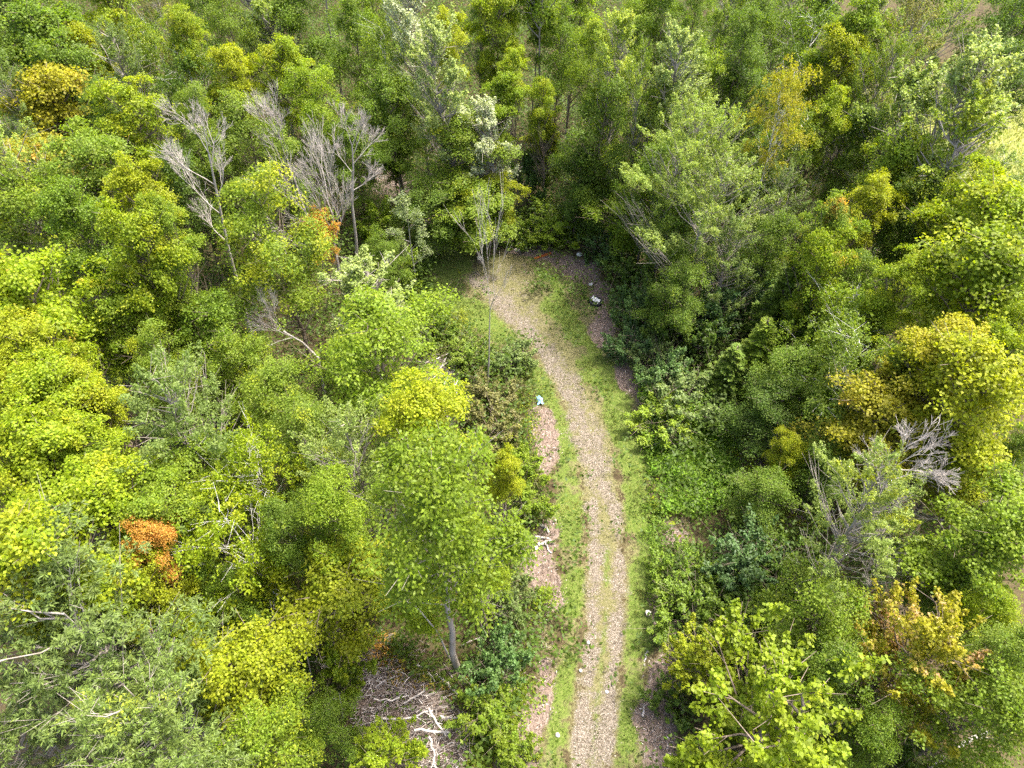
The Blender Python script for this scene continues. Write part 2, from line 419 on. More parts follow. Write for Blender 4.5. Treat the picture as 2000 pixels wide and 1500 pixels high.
def mask(P, polys, soft=.35, amp=.55):
    m = np.zeros(len(P)); n = wob(P) * amp
    for q in polys:
        s = sdist(P, q) + n; m = np.maximum(m, np.clip(.5 + s / (2 * soft), 0, 1))
    return m
A = atxy
TRACK = [A([(1095,1560),(1108,1500),(1118,1400),(1130,1300),(1143,1200),(1140,1100),(1140,1000),(1128,900),(1105,800),(1072,730),(1035,680),(1000,640),(950,590),(890,550),
            (940,520),(990,500),(1060,520),(1040,580),(1080,640),(1110,700),(1150,760),(1185,830),(1205,900),(1218,1000),(1222,1100),(1222,1200),(1215,1300),(1205,1400),(1192,1500),(1190,1560)])]
RUTS = [A([(1108,1560),(1120,1400),(1135,1280),(1147,1180),(1145,1080),(1143,980),(1165,980),(1172,1080),(1172,1180),(1165,1280),(1152,1400),(1140,1560)]),
        A([(1165,1560),(1175,1400),(1190,1280),(1198,1180),(1200,1080),(1190,980),(1212,980),(1222,1080),(1222,1180),(1214,1280),(1203,1400),(1195,1560)]),
        A([(1010,650),(1050,650),(1115,740),(1185,870),(1214,985),(1142,985),(1130,900),(1105,800),(1065,722)]), A([(900,545),(945,535),(1010,600),(1060,660),(1010,660),(960,600)])]
LITTER = [A(p) for p in (
    [(1040,795),(1065,800),(1080,850),(1085,905),(1060,925),(1040,880)], [(1030,1060),(1070,1020),(1095,1080),(1090,1140),(1045,1150),(1020,1110)],
    [(1040,1190),(1085,1170),(1090,1260),(1075,1340),(1050,1500),(970,1520),(1000,1430),(1045,1340),(1050,1260)],
    [(1150,540),(1190,560),(1190,640),(1180,690),(1155,650)], [(1205,700),(1240,690),(1260,760),(1255,810),(1225,770)],
    [(1290,1025),(1345,1015),(1360,1050),(1325,1075),(1298,1060)], [(1275,1175),(1320,1180),(1320,1240),(1290,1235)],
    [(1265,1290),(1310,1280),(1320,1400),(1310,1520),(1250,1520)], [(985,490),(1060,478),(1170,515),(1180,560),(1120,560),(1090,520),(1010,505)],
    [(690,1290),(760,1290),(900,1370),(925,1440),(890,1530),(700,1530)], [(650,1240),(740,1260),(720,1320),(660,1300)], [(725,320),(800,340),(820,400),(760,400),(730,370)], [(735,480),(785,470),(800,510),(740,520)],
    [(800,420),(930,450),(940,480),(860,460)], [(830,690),(900,720),(900,800),(840,820)], [(1440,860),(1500,900),(1560,1010),(1480,1040),(1430,960)], [(780,1270),(1040,1320),(1030,1360),(880,1340)])]
GRASS = [A([(830,465),(910,480),(960,500),(900,545),(960,600),(1010,650),(1080,740),(1130,860),(1148,1000),(1150,1150),(1130,1300),(1100,1560),(1040,1560),(1070,1350),(1090,1250),(1090,1100),(1080,960),(1090,900),(1060,780),(1000,700),(900,640),(840,560)]),
         A([(1060,530),(1110,550),(1140,640),(1230,720),(1260,830),(1280,960),(1290,1100),(1280,1240),(1265,1330),(1250,1560),(1180,1560),(1205,1350),(1218,1150),(1212,950),(1190,830),(1120,690),(1070,600)]),
         A([(1140,1560),(1152,1400),(1165,1250),(1172,1100),(1172,980),(1195,980),(1200,1100),(1192,1250),(1178,1400),(1168,1560)]), A([(740,400),(830,440),(860,480),(820,520),(760,470)])]
CLEAR = TRACK + GRASS + LITTER

gx = np.arange(-21, 18.01, .2); gy = np.arange(3, 62.01, .2); NX, NY = len(gx), len(gy)
XX, YY = np.meshgrid(gx, gy); GP = np.column_stack([XX.ravel(), YY.ravel()])
m_tr = mask(GP, TRACK, .45, .5); m_rut = np.maximum(mask(GP, RUTS[:2], .3, .35), .62 * mask(GP, RUTS[2:], .6, .9)); m_li = mask(GP, LITTER, .3, .7); m_gr = mask(GP, GRASS, .9, 1.2)
m_g = np.clip(m_tr * .36 + m_rut * .5, 0, 1)
m_gr2 = np.clip(m_gr * (1 - .75 * m_rut) * (1 - m_li * .6), 0, 1)
def samp(field, P):
    i = np.clip(((P[:, 0] - gx[0]) / .2).astype(int), 0, NX - 1); j = np.clip(((P[:, 1] - gy[0]) / .2).astype(int), 0, NY - 1)
    return field[j * NX + i]

def ground_mat():
    m, t, N, L = newmat('ground_surface')
    at_ = nd(t, 'ShaderNodeAttribute', attribute_name='cover'); sp = nd(t, 'ShaderNodeSeparateColor'); L.new(at_.outputs['Color'], sp.inputs[0])
    tc = nd(t, 'ShaderNodeTexCoord'); v = tc.outputs['Object']
    fine = noise(t, 9., 4, v, .7); mid = noise(t, 1.6, 4, v, .6); big = noise(t, .35, 3, v)
    vor = nd(t, 'ShaderNodeTexVoronoi'); vor.inputs['Scale'].default_value = 34.; L.new(v, vor.inputs['Vector'])
    vsep = nd(t, 'ShaderNodeSeparateColor'); L.new(vor.outputs['Color'], vsep.inputs[0])
    stones = ramp(t, vsep.outputs[0], [(0., (.045, .034, .025)), (.35, (.105, .085, .06)), (.75, (.16, .133, .10)), (1., (.29, .255, .21))])
    mp = nd(t, 'ShaderNodeMapping'); mp.inputs['Scale'].default_value = (1, .3, 1); mp.inputs['Rotation'].default_value = (0, 0, .8); L.new(v, mp.inputs[0])
    st = noise(t, 16., 4, mp.outputs[0], .7)
    litter = ramp(t, st.outputs[0], [(.25, (.05, .035, .026)), (.5, (.15, .11, .085)), (.75, (.29, .235, .195))])
    grass = ramp(t, fine.outputs[0], [(.25, (.04, .055, .012)), (.5, (.085, .12, .02)), (.8, (.17, .165, .06))])
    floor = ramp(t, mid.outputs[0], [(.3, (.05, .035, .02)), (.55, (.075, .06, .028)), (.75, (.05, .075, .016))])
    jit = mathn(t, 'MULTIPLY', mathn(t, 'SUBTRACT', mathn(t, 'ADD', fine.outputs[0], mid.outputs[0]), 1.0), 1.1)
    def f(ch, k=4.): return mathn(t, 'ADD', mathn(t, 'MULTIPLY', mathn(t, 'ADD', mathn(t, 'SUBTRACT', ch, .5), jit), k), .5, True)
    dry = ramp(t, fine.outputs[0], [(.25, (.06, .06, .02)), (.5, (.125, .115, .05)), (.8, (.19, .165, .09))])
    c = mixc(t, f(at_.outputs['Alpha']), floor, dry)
    c = mixc(t, f(sp.outputs[2]), c, grass)
    c = mixc(t, f(sp.outputs[1]), c, litter)
    c = mixc(t, f(sp.outputs[0]), c, stones)
    pb = nd(t, 'ShaderNodeBsdfPrincipled'); L.new(c, pb.inputs['Base Color']); pb.inputs['Roughness'].default_value = .95; pb.inputs['Specular IOR Level'].default_value = .1
    b = nd(t, 'ShaderNodeBump'); b.inputs['Strength'].default_value = .6; b.inputs['Distance'].default_value = .06
    L.new(mathn(t, 'ADD', fine.outputs[0], vsep.outputs[0]), b.inputs['Height']); L.new(b.outputs[0], pb.inputs['Normal'])
    out = nd(t, 'ShaderNodeOutputMaterial'); L.new(pb.outputs[0], out.inputs[0])
    return m
GMAT = ground_mat()
def ground_z(P): return .05 * wob(P * .7) - .05 * samp(m_rut, P) + .04
gz = .05 * wob(GP * .7) - .05 * m_rut + .04
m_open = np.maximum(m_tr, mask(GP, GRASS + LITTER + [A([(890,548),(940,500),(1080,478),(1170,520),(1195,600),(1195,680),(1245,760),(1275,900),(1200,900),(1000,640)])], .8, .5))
V3 = np.column_stack([GP, gz]); cov = np.column_stack([m_g, m_li, m_gr2, m_open])
jj, ii = np.meshgrid(np.arange(NY - 1), np.arange(NX - 1), indexing='ij'); q0 = (jj * NX + ii).ravel()
Q = np.column_stack([q0, q0 + 1, q0 + NX + 1, q0 + NX])
istr = m_tr[Q].mean(1) > .5
def ground_piece(name, sel, outer=False):
    q = Q[sel]; u, inv = np.unique(q, return_inverse=True); F = inv.reshape(-1, 4); V = V3[u]; c = cov[u]
    if outer:                                          # the rest of the land, a little lower, out to the horizon
        e = 900.; k = len(V); V = np.vstack([V, [(-e, -e, -.25), (e, -e, -.25), (e, e, -.25), (-e, e, -.25)]])
        F = np.vstack([F, [[k, k + 1, k + 2, k + 3]]]); c = np.vstack([c, [[0, 0, 0, 0]] * 4])
    me = mesh_np(name, V, F, GMAT)
    a = me.color_attributes.new('cover', 'FLOAT_COLOR', 'POINT'); a.data.foreach_set('color', c.astype(np.float32).ravel())
    me.polygons.foreach_set('use_smooth', np.ones(len(F), bool))
    return link(name, me, kind='structure', label='forest floor of soil, litter and grass under the trees' if outer else 'grassy gravel track curving up into the clearing', category='ground' if outer else 'track')
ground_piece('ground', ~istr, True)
ground_piece('track', istr)
# meadow strip beyond the trees on the right
mg = rs(3); mx, my = np.meshgrid(np.linspace(30, 62, 60), np.linspace(40, 66, 50)); MP = np.column_stack([mx.ravel(), my.ravel()])
mq = (np.arange(49)[:, None] * 60 + np.arange(59)[None]).ravel()
me = mesh_np('meadow', np.column_stack([MP, .05 * wob(MP) - .02]), np.column_stack([mq, mq + 1, mq + 61, mq + 60]),
             simple('meadow_grass', (.11, .14, .018), (.22, .21, .05), .8, bump=.3))
link('meadow', me, kind='structure', label='sunny mown meadow strip beyond the trees', category='meadow')

def scatter(g, n, box, dens):
    """random ground points kept with probability dens"""
    P = np.column_stack([g.uniform(box[0], box[1], n), g.uniform(box[2], box[3], n)])
    return P[g.uniform(size=n) < dens(P)]
BOX = (gx[0], gx[-1], gy[0], gy[-1])
def stuff(name, me, label, cat, col=None, turn=0.):
    o = link(name, me, kind='stuff', label=label, category=cat)
    if col: o.color = (*col, turn)
    return o
g = rs(7)
# grass blades
P = scatter(g, 420000, BOX, lambda P: (samp(m_gr2, P) * .62 + samp(m_tr, P) * .6 * (1 - .75 * samp(m_rut, P))) * (.12 + np.clip(.6 + 1.1 * wob(P * 1.7) + .8 * wob(P * 4.1 + 3.), 0, 1.1)))
n = len(P); hh = g.uniform(.06, .24, n) * (1 - .5 * samp(m_tr, P)) * (.7 + .5 * np.clip(wob(P) + .5, 0, 1)); b0 = np.column_stack([P, ground_z(P) - .01])
lean = g.normal(size=(n, 3)) * .35; lean[:, 2] = 1
me = mesh_np('grass', cards(b0, g.normal(size=(n, 3)) * [1, 1, .3], hh, g.uniform(.025, .05, n), g, lean), np.arange(4 * n).reshape(-1, 4), leaf_material('grass_blade', (.21, .18, .075), vary=.55))
stuff('grass', me, 'bright short grass on the verges and between the wheel tracks', 'grass', (.068, .108, .022), .5)
P = scatter(g, 60000, (30, 62, 40, 66), lambda P: np.full(len(P), .6)); n = len(P)
lean = g.normal(size=(n, 3)) * .35; lean[:, 2] = 1
me = mesh_np('meadow_grass', cards(np.column_stack([P, np.zeros(n)]), g.normal(size=(n, 3)), g.uniform(.15, .4, n), .06, g, lean), np.arange(4 * n).reshape(-1, 4), LEAF)
stuff('meadow_grass', me, 'yellowish grass of the sunny meadow strip', 'grass', (.15, .17, .022), .3)
P = scatter(g, 260000, BOX, lambda P: samp(m_open, P) * .5 * (1 - .75 * samp(m_rut, P)) * np.clip(.5 + wob(P * 2.3 + 9.), 0.1, 1)); n = len(P)
lean = g.normal(size=(n, 3)) * .5; lean[:, 2] = .8
me = mesh_np('dry_grass', cards(np.column_stack([P, ground_z(P) - .01]), g.normal(size=(n, 3)) * [1, 1, .5], g.uniform(.06, .2, n), g.uniform(.015, .035, n), g, lean), np.arange(4 * n).reshape(-1, 4), leaf_material('dry_blade', (.09, .12, .02), vary=.5))
stuff('dry_grass', me, 'thin straw coloured grass over the clearing and track', 'grass', (.21, .18, .085), .45)
# gravel stones: small four sided pebbles
P = scatter(g, 60000, BOX, lambda P: np.clip(samp(m_rut, P) * .95 + samp(m_tr, P) * .16, 0, 1)); n = len(P); r = g.uniform(.008, .026, n) * (1 + (g.uniform(size=n) < .03) * 1.3)
a = g.uniform(0, 6.28, n); base = np.column_stack([P, ground_z(P)])
V = np.stack([base + np.column_stack([np.cos(a + k) * r, np.sin(a + k) * r, 0 * r - .005]) for k in (0, 1.7, 3.2, 4.8)] + [base + np.column_stack([0 * r, 0 * r, r * .8])], 1)
F = np.array([[0, 1, 4], [1, 2, 4], [2, 3, 4], [3, 0, 4]]); F = (np.arange(n) * 5)[:, None, None] + F[None]
stuff('gravel', mesh_np('gravel', V.reshape(-1, 3), F.reshape(-1, 3), island_mat('pebble', [(0, (.05, .04, .03)), (.5, (.135, .115, .09)), (1, (.34, .31, .27))]), 3), 'pale loose stones on the wheel tracks', 'gravel')
# wood chips and twigs on the litter patches
P = scatter(g, 240000, BOX, lambda P: samp(m_li, P) * .55); n = len(P); D = g.normal(size=(n, 3)); D[:, 2] *= .25
me = mesh_np('wood_chips', cards(np.column_stack([P, ground_z(P) + g.uniform(0, .06, n)]), np.array([0, 0, 1.]) + g.normal(size=(n, 3)) * .4, g.uniform(.05, .22, n), g.uniform(.015, .05, n), g, D), np.arange(4 * n).reshape(-1, 4),
             island_mat('chips', [(0, (.05, .033, .024)), (.45, (.16, .115, .09)), (.8, (.29, .23, .19)), (1, (.52, .46, .40))]))
stuff('wood_chips', me, 'pinkish brown wood chips and twigs beside the track', 'wood chips')

def cover(name, polys, col, label, dens, hmax, L, W, turn=.1, mat=None, seed=0, cat='ground cover', box=None):
    """low leafy plants: clumps of leaves over an area"""
    g = rs(300 + seed); pl = [A(p, .3) for p in polys]; allp = np.vstack(pl); bx = (allp[:, 0].min(), allp[:, 0].max(), allp[:, 1].min(), allp[:, 1].max())
    area = (bx[1] - bx[0]) * (bx[3] - bx[2])
    P = scatter(g, int(area * dens), bx, lambda P: mask(P, pl, .4, .8) * (1 - .9 * samp(m_tr, P)))
    n = len(P); k = 14
    top = hmax * np.clip(.5 + wob(P * 1.3) * .9 + g.normal(size=n) * .15, .12, 1.2)
    C = np.repeat(np.column_stack([P, top]), k, 0) + g.normal(size=(n * k, 3)) * [.16, .16, .09]
    C[:, 2] = np.maximum(C[:, 2] - np.abs(g.normal(size=n * k)) * .18 * hmax, .05)
    N = np.array([0, 0, 1.]) + g.normal(size=(n * k, 3)) * .5
    Vv = cards(C, N, L * g.uniform(.7, 1.3, n * k), W * g.uniform(.8, 1.2, n * k), g)
    stuff(name, mesh_np(name, Vv, np.arange(len(Vv)).reshape(-1, 4), mat or LEAF), label, cat, col, turn)
cover('ground_cover', [[(1245,735),(1330,705),(1400,750),(1450,830),(1440,960),(1400,1010),(1340,1005),(1290,1000),(1270,930),(1262,850)]], (.14, .25, .02), 'bright green leafy plants on the slope right of the track', 30, .9, .16, .12, .1, None, 1)
cover('ground_cover', [[(1290,1080),(1360,1060),(1480,1140),(1560,1180),(1500,1270),(1330,1260),(1300,1180)]], (.09, .17, .02), 'mid green low plants in the lower right thicket', 26, .7, .15, .1, .05, None, 2)
cover('ground_cover', [[(970,430),(1060,405),(1160,420),(1150,478),(1060,478),(980,480)]], (.13, .20, .016), 'bright low plants at the head of the clearing', 24, .8, .16, .12, .2, None, 3)
cover('weeds', [[(800,560),(850,600),(930,640),(1010,690),(1040,740),(1045,800),(1040,880),(1060,950),(1070,1010),(1010,1060),(960,960),(900,830),(850,720),(815,640)]], (.13, .165, .03), 'olive weeds and brambles left of the track', 22, .6, .13, .06, .35, None, 4, 'weeds')
cover('weeds', [[(930,1380),(1000,1330),(1050,1160),(1080,1150),(1060,1250),(1045,1360),(985,1500),(910,1520)]], (.15, .215, .015), 'bright green weeds between brush heap and chip strip', 24, .6, .15, .09, .3, None, 5, 'weeds')
cover('weeds', [[(1265,960),(1300,1000),(1295,1080),(1310,1170),(1275,1190),(1262,1090)]], (.13, .21, .02), 'tall green weeds along the right verge', 26, .5, .16, .07, .15, None, 6, 'weeds')
cover('ground_cover', [[(740,430),(830,480),(850,580),(830,640),(740,560),(720,480)]], (.10, .16, .02), 'green plants below the dark hollow left of the clearing', 22, .7, .15, .1, .2, None, 7)
cover('forest_plants', [[(1430,840),(1500,900),(1580,1010),(1560,1080),(1470,1080),(1420,1000)]], (.13, .135, .02), 'yellowish brown plants on the floor of the forest gap', 16, .4, .14, .08, .5, None, 8, 'ground cover')
cover('ferns', [[(740,1230),(900,1290),(960,1320),(900,1350),(780,1330),(700,1290)]], (.11, .16, .015), 'green and rusty ferns around the foot of the roadside tree', 12, .5, .24, .06, .45, LEAF_OR, 9, 'ferns')
cover('ferns', [[(740,1330),(790,1330),(900,1390),(920,1450),(860,1480),(800,1390)]], (.16, .22, .015), 'light green ferns growing through the brush heap', 2.2, .4, .26, .07, .3, None, 10, 'ferns')
# goldenrod
cover('goldenrod', [[(1272,975),(1292,980),(1296,1000),(1274,998)]], (.55, .36, .01), 'yellow goldenrod flowers beside the right verge', 40, .7, .08, .05, 1., None, 11, 'flowers')
# forest understorey: low leafy growth everywhere between the trunks
g = rs(17)
def under(P): return np.where((np.abs(P[:, 0]) > 20) | (P[:, 1] > 61), 1., 1 - np.clip(samp(m_tr, P) + samp(m_gr, P) + samp(m_li, P) * .8, 0, 1)) * ((P[:, 0] < 32) | (P[:, 1] < 43)) * (np.abs(P[:, 0]) < 8 + P[:, 1] * .85)
P = scatter(g, 46000, (-66, 66, 1, 95), under); n = len(P); k = 15
top = .3 + 2.2 * np.clip(.4 + .5 * wob(P * .6) + g.normal(size=n) * .25, 0, 1) * np.clip(np.where((np.abs(P[:, 0]) > 20) | (P[:, 1] > 61), 2., -mask(P, CLEAR, 2.5, .2) * 1.1 + 1.1), 0, 1)
C = np.repeat(np.column_stack([P, top]), k, 0) + g.normal(size=(n * k, 3)) * [.4, .4, .3]; C[:, 2] = np.maximum(C[:, 2], .06)
Vv = cards(C, np.array([0, 0, 1.]) + g.normal(size=(n * k, 3)) * .55, g.uniform(.15, .3, n * k), g.uniform(.09, .17, n * k), g)
stuff('undergrowth', mesh_np('undergrowth', Vv, np.arange(len(Vv)).reshape(-1, 4), LEAF), 'dark green undergrowth between the trunks of the forest', 'undergrowth', (.07, .12, .015), .15)
# ---------------------------------------------------------------- every tree the photograph shows, by the pixel of its crown's middle and its width there
TREES = [
# far left and top left
(55,30,150,'M','mg','green maple in the far top left corner',0,.35),
(100,120,170,'M','mg','broad green maple below the top left corner tree',0,.25),
(225,50,120,'M','yg','yellowish maple at the top edge, between green maple and olive twiggy tree',0,.6),
(182,122,90,'M','ye','low yellow maple bough left of the grey green ash',12,.8),
(248,160,160,'A','gg','hazy grey green ash with fine leaves, behind the orange maple',0,.1),
(315,35,90,'A','br','olive brown twiggy thin crown at the top edge',0,.1),
(365,60,70,'M','yg','narrow yellow green maple right of the brown twiggy crown',0,.6),
(328,125,100,'B','ol','olive drooping birch behind the bright yellow green maple',0,.3),
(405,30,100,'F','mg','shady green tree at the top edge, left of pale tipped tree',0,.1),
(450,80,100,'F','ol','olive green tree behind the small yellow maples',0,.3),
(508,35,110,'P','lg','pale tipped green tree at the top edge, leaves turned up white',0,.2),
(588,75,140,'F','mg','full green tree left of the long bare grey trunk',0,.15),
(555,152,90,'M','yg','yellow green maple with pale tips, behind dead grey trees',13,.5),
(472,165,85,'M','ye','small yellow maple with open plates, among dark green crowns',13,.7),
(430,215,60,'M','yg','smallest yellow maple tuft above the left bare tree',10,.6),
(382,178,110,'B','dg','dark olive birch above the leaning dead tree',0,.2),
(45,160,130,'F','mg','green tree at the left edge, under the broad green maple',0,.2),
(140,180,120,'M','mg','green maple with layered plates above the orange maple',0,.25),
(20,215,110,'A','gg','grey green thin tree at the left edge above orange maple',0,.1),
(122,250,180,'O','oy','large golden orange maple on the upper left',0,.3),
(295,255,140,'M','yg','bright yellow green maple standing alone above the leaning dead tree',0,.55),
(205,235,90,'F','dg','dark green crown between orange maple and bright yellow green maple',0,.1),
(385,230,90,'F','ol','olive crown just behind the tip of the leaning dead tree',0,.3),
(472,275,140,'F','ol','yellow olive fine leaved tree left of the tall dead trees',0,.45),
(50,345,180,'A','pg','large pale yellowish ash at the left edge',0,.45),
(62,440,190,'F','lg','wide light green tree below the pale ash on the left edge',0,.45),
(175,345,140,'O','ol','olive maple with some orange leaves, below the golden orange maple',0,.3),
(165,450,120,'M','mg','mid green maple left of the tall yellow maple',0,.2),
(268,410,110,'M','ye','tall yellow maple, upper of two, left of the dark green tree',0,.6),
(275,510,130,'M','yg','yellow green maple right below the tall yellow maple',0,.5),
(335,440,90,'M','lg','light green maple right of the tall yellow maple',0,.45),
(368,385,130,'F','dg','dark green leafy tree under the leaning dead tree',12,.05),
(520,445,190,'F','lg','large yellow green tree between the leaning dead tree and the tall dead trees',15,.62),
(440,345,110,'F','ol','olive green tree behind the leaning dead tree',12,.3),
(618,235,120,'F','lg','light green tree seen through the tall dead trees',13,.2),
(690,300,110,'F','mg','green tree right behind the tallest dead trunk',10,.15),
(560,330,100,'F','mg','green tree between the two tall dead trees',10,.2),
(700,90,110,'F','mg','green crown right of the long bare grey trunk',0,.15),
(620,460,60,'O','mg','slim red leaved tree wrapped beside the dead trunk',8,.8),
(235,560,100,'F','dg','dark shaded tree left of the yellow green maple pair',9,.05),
# top middle
(815,65,110,'P','si','silver white poplar with upturned pale leaves at the top edge',17,.05),
(880,160,110,'P','pg','pale poplar right below the silver white poplar',16,.25),
(955,290,90,'P','si','white flowering poplar bough on the right of the big clearing tree',11,.2),
(900,300,150,'F','lg','big light green tree rising behind the clearing',10,.35),
(845,400,130,'F','mg','dark leafy left half of the big clearing clump',6.5,.15),
(930,405,130,'M','lg','big leafy maple at the head of the clearing',6.5,.35),
(985,385,70,'M','ye','yellow maple bough on the right side of the clearing clump',6,.7),
(755,165,120,'B','ol','olive birch left of the silver poplar',0,.4),
(772,225,130,'F','mg','mid green tree under the olive birch',12,.3),
(765,300,60,'M','lg','small light green maple over the dark hollow',7,.1),
(735,20,110,'F','lg','green tree at the top edge left of the silver poplar',0,.3),
(893,85,70,'M','ye','yellow maple tuft between the poplars and the bare trunks',0,.7),
(935,60,80,'F','dg','dark crown behind the yellow maple tuft',0,.1),
(975,65,95,'M','yg','yellow green maple on tall stems at the top edge',0,.45),
(982,215,80,'M','lg','light green leafy column left of the first bare trunk',12,.3),
(1012,150,60,'M','yg','single yellow green bough halfway up the first bare trunk',13,.5),
(1070,205,60,'M','yg','yellow green leafy column right of the tall forked trunk',11,.5),
(1055,262,50,'M','ye','bright yellow bough low on the tall forked trunk',8,.7),
(1068,305,60,'M','lg','low green maple at the foot of the tall trunks',6,.2),
(1090,75,100,'F','mg','green tree right of the tall forked trunk',0,.25),
(1125,25,100,'M','lg','light green maple at the middle of the top edge',0,.3),
(1150,120,90,'F','lg','light green crown around the third bare trunk',0,.3),
(1212,115,80,'P','yg','bright yellow green poplar with a pointed top',16,.5),
(1195,190,90,'M','lg','light green maple under the pointed yellow poplar',12,.4),
(1252,165,90,'A','ol','olive thin leaved tree right of the pointed yellow poplar',0,.3),
(1245,65,100,'F','lg','pale green tree at the top edge behind the pointed poplar',0,.2),
(1310,50,100,'F','mg','mid green crown at the top edge, right of pale green tree',0,.2),
(1320,160,100,'P','pg','pale green poplar with flickering leaves, upper middle right',0,.2),
(1172,255,130,'F','mg','full mid green tree at the upper right of the clearing',13,.25),
(1175,330,80,'M','yg','yellow green maple tuft above the dark clearing bushes',7,.45),
(1265,240,110,'F','ol','olive green tree behind the pale ash pair',13,.35),
(1335,280,150,'A','pg','upper pale ash with bare twigs showing',15,.15),
(1275,365,130,'F','mg','mid green tree left of the large pale ash',11,.3),
(1225,415,120,'M','lg','leafy green maple bush at the right edge of the clearing head',6.5,.15),
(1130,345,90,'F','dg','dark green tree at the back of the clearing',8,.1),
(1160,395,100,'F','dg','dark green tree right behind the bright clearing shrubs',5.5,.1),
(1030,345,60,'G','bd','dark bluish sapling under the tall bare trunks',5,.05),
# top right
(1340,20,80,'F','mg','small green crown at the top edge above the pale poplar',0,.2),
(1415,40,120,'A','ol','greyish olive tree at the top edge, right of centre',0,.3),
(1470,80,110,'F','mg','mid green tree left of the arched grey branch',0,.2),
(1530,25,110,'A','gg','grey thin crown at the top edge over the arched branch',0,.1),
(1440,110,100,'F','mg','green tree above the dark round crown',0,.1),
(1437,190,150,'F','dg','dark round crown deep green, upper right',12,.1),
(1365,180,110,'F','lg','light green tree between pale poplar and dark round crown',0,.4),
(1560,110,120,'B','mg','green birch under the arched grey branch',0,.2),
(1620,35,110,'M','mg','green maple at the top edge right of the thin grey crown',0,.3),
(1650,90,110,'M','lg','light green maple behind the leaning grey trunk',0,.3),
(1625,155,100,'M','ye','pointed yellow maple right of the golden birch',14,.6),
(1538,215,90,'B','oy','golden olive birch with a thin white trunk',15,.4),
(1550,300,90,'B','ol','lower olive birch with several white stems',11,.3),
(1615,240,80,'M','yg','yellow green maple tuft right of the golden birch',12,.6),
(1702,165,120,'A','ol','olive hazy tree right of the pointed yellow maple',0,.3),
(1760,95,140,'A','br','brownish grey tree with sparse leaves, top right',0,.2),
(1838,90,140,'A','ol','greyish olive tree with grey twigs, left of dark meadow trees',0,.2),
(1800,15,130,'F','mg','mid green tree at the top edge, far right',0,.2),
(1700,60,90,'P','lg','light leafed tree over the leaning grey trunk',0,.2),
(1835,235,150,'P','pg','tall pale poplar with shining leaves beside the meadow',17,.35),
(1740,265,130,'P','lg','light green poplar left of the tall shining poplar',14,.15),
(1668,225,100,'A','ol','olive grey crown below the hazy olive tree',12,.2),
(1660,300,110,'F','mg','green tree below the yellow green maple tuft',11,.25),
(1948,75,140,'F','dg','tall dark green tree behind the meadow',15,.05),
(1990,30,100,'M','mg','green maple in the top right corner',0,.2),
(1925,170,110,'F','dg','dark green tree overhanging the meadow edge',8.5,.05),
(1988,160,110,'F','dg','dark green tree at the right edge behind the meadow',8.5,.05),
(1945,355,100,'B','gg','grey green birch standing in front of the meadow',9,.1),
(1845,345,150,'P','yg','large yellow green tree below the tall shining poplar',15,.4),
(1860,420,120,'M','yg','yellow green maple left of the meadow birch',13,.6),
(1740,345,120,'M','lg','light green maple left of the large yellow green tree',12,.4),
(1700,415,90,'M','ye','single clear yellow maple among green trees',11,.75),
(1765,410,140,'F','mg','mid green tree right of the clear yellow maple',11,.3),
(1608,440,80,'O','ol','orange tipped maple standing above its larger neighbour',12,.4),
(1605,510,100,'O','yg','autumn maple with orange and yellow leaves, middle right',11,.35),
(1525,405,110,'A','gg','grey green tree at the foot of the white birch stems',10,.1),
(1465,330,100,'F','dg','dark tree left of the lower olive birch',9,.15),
(1390,310,130,'A','pg','pale feathery ash, middle of three pale ashes',14,.15),
(1385,405,170,'A','pg','largest pale ash right of the clearing',13,.2),
(1430,490,120,'A','gg','grey twiggy tree below the largest pale ash',10,.15),
(1340,465,130,'F','mg','mid green tree right of the leafy maple bush',9,.2),
(1510,480,100,'F','mg','mid green tree left of the autumn maple',9,.15),
(1945,485,200,'M','yg','large bright yellow green maple at the right edge, upper',14,.5),
(1975,450,70,'P','pg','pale leaved tree at the right edge under the meadow',8,.2),
(1780,475,110,'F','mg','green tree behind the spreading yellow arms',10,.2),
# middle right
(1895,575,250,'M','yg','huge bright yellow green maple on the right',14,.55),
(1765,560,100,'M','yg','yellow green maple with spreading arms left of the huge maple',12,.5),
(1978,655,90,'M','yg','yellow green maple cut by the right edge, middle',12,.5),
(1527,575,90,'C','mg','green pointed conifer left of the autumn maple',8,.0),
(1670,560,110,'F','mg','green tree right of the autumn maple',9,.3),
(1650,625,130,'B','lg','light green drooping birch behind the leaning white trunk',10,.2),
(1585,650,130,'G','mg','green leafy thicket left of the drooping birch',6,.1),
(1445,570,130,'S','bd','dark grey green thicket right of the clearing',4.5,.05),
(1315,565,110,'F','mg','green tree right behind the dark clearing shrubs',8,.3),
(1370,610,120,'S','bd','dark bluish shrub behind the right verge',4,.05),
(1365,650,110,'S','dg','dark green shrub in front of the dark bluish shrub',3.5,.05),
(1482,690,100,'C','lg','light green spruce above the green slope',6,.0),
(1425,720,90,'C','mg','smaller spruce with bare grey twigs left of light green spruce',4.5,.0),
(1640,715,150,'B','ol','olive green birch carrying the leaning white trunk',10,.2),
(1545,730,130,'F','mg','mid green tree right of the light green spruce',7,.1),
(1690,650,100,'F','lg','light green tree left of the golden maple',9,.25),
(1815,690,150,'M','oy','golden maple above the great yellow maple',12,.6),
(1770,740,110,'M','ol','olive yellow maple at the left shoulder of great yellow maple',10,.5),
(1900,790,220,'M','ye','great yellow maple on the right, widest golden crown',13,.8),
(1860,910,140,'M','ye','lower yellow bough of maple drooping over dark gap',9,.6),
(1948,715,120,'M','yg','yellow green maple behind the great yellow maple',12,.6),
(1690,830,180,'O','oy','amber maple left of the great yellow maple',9,.25),
(1527,868,55,'M','ye','tiny clear yellow maple, left of two near the slope',5.5,.9),
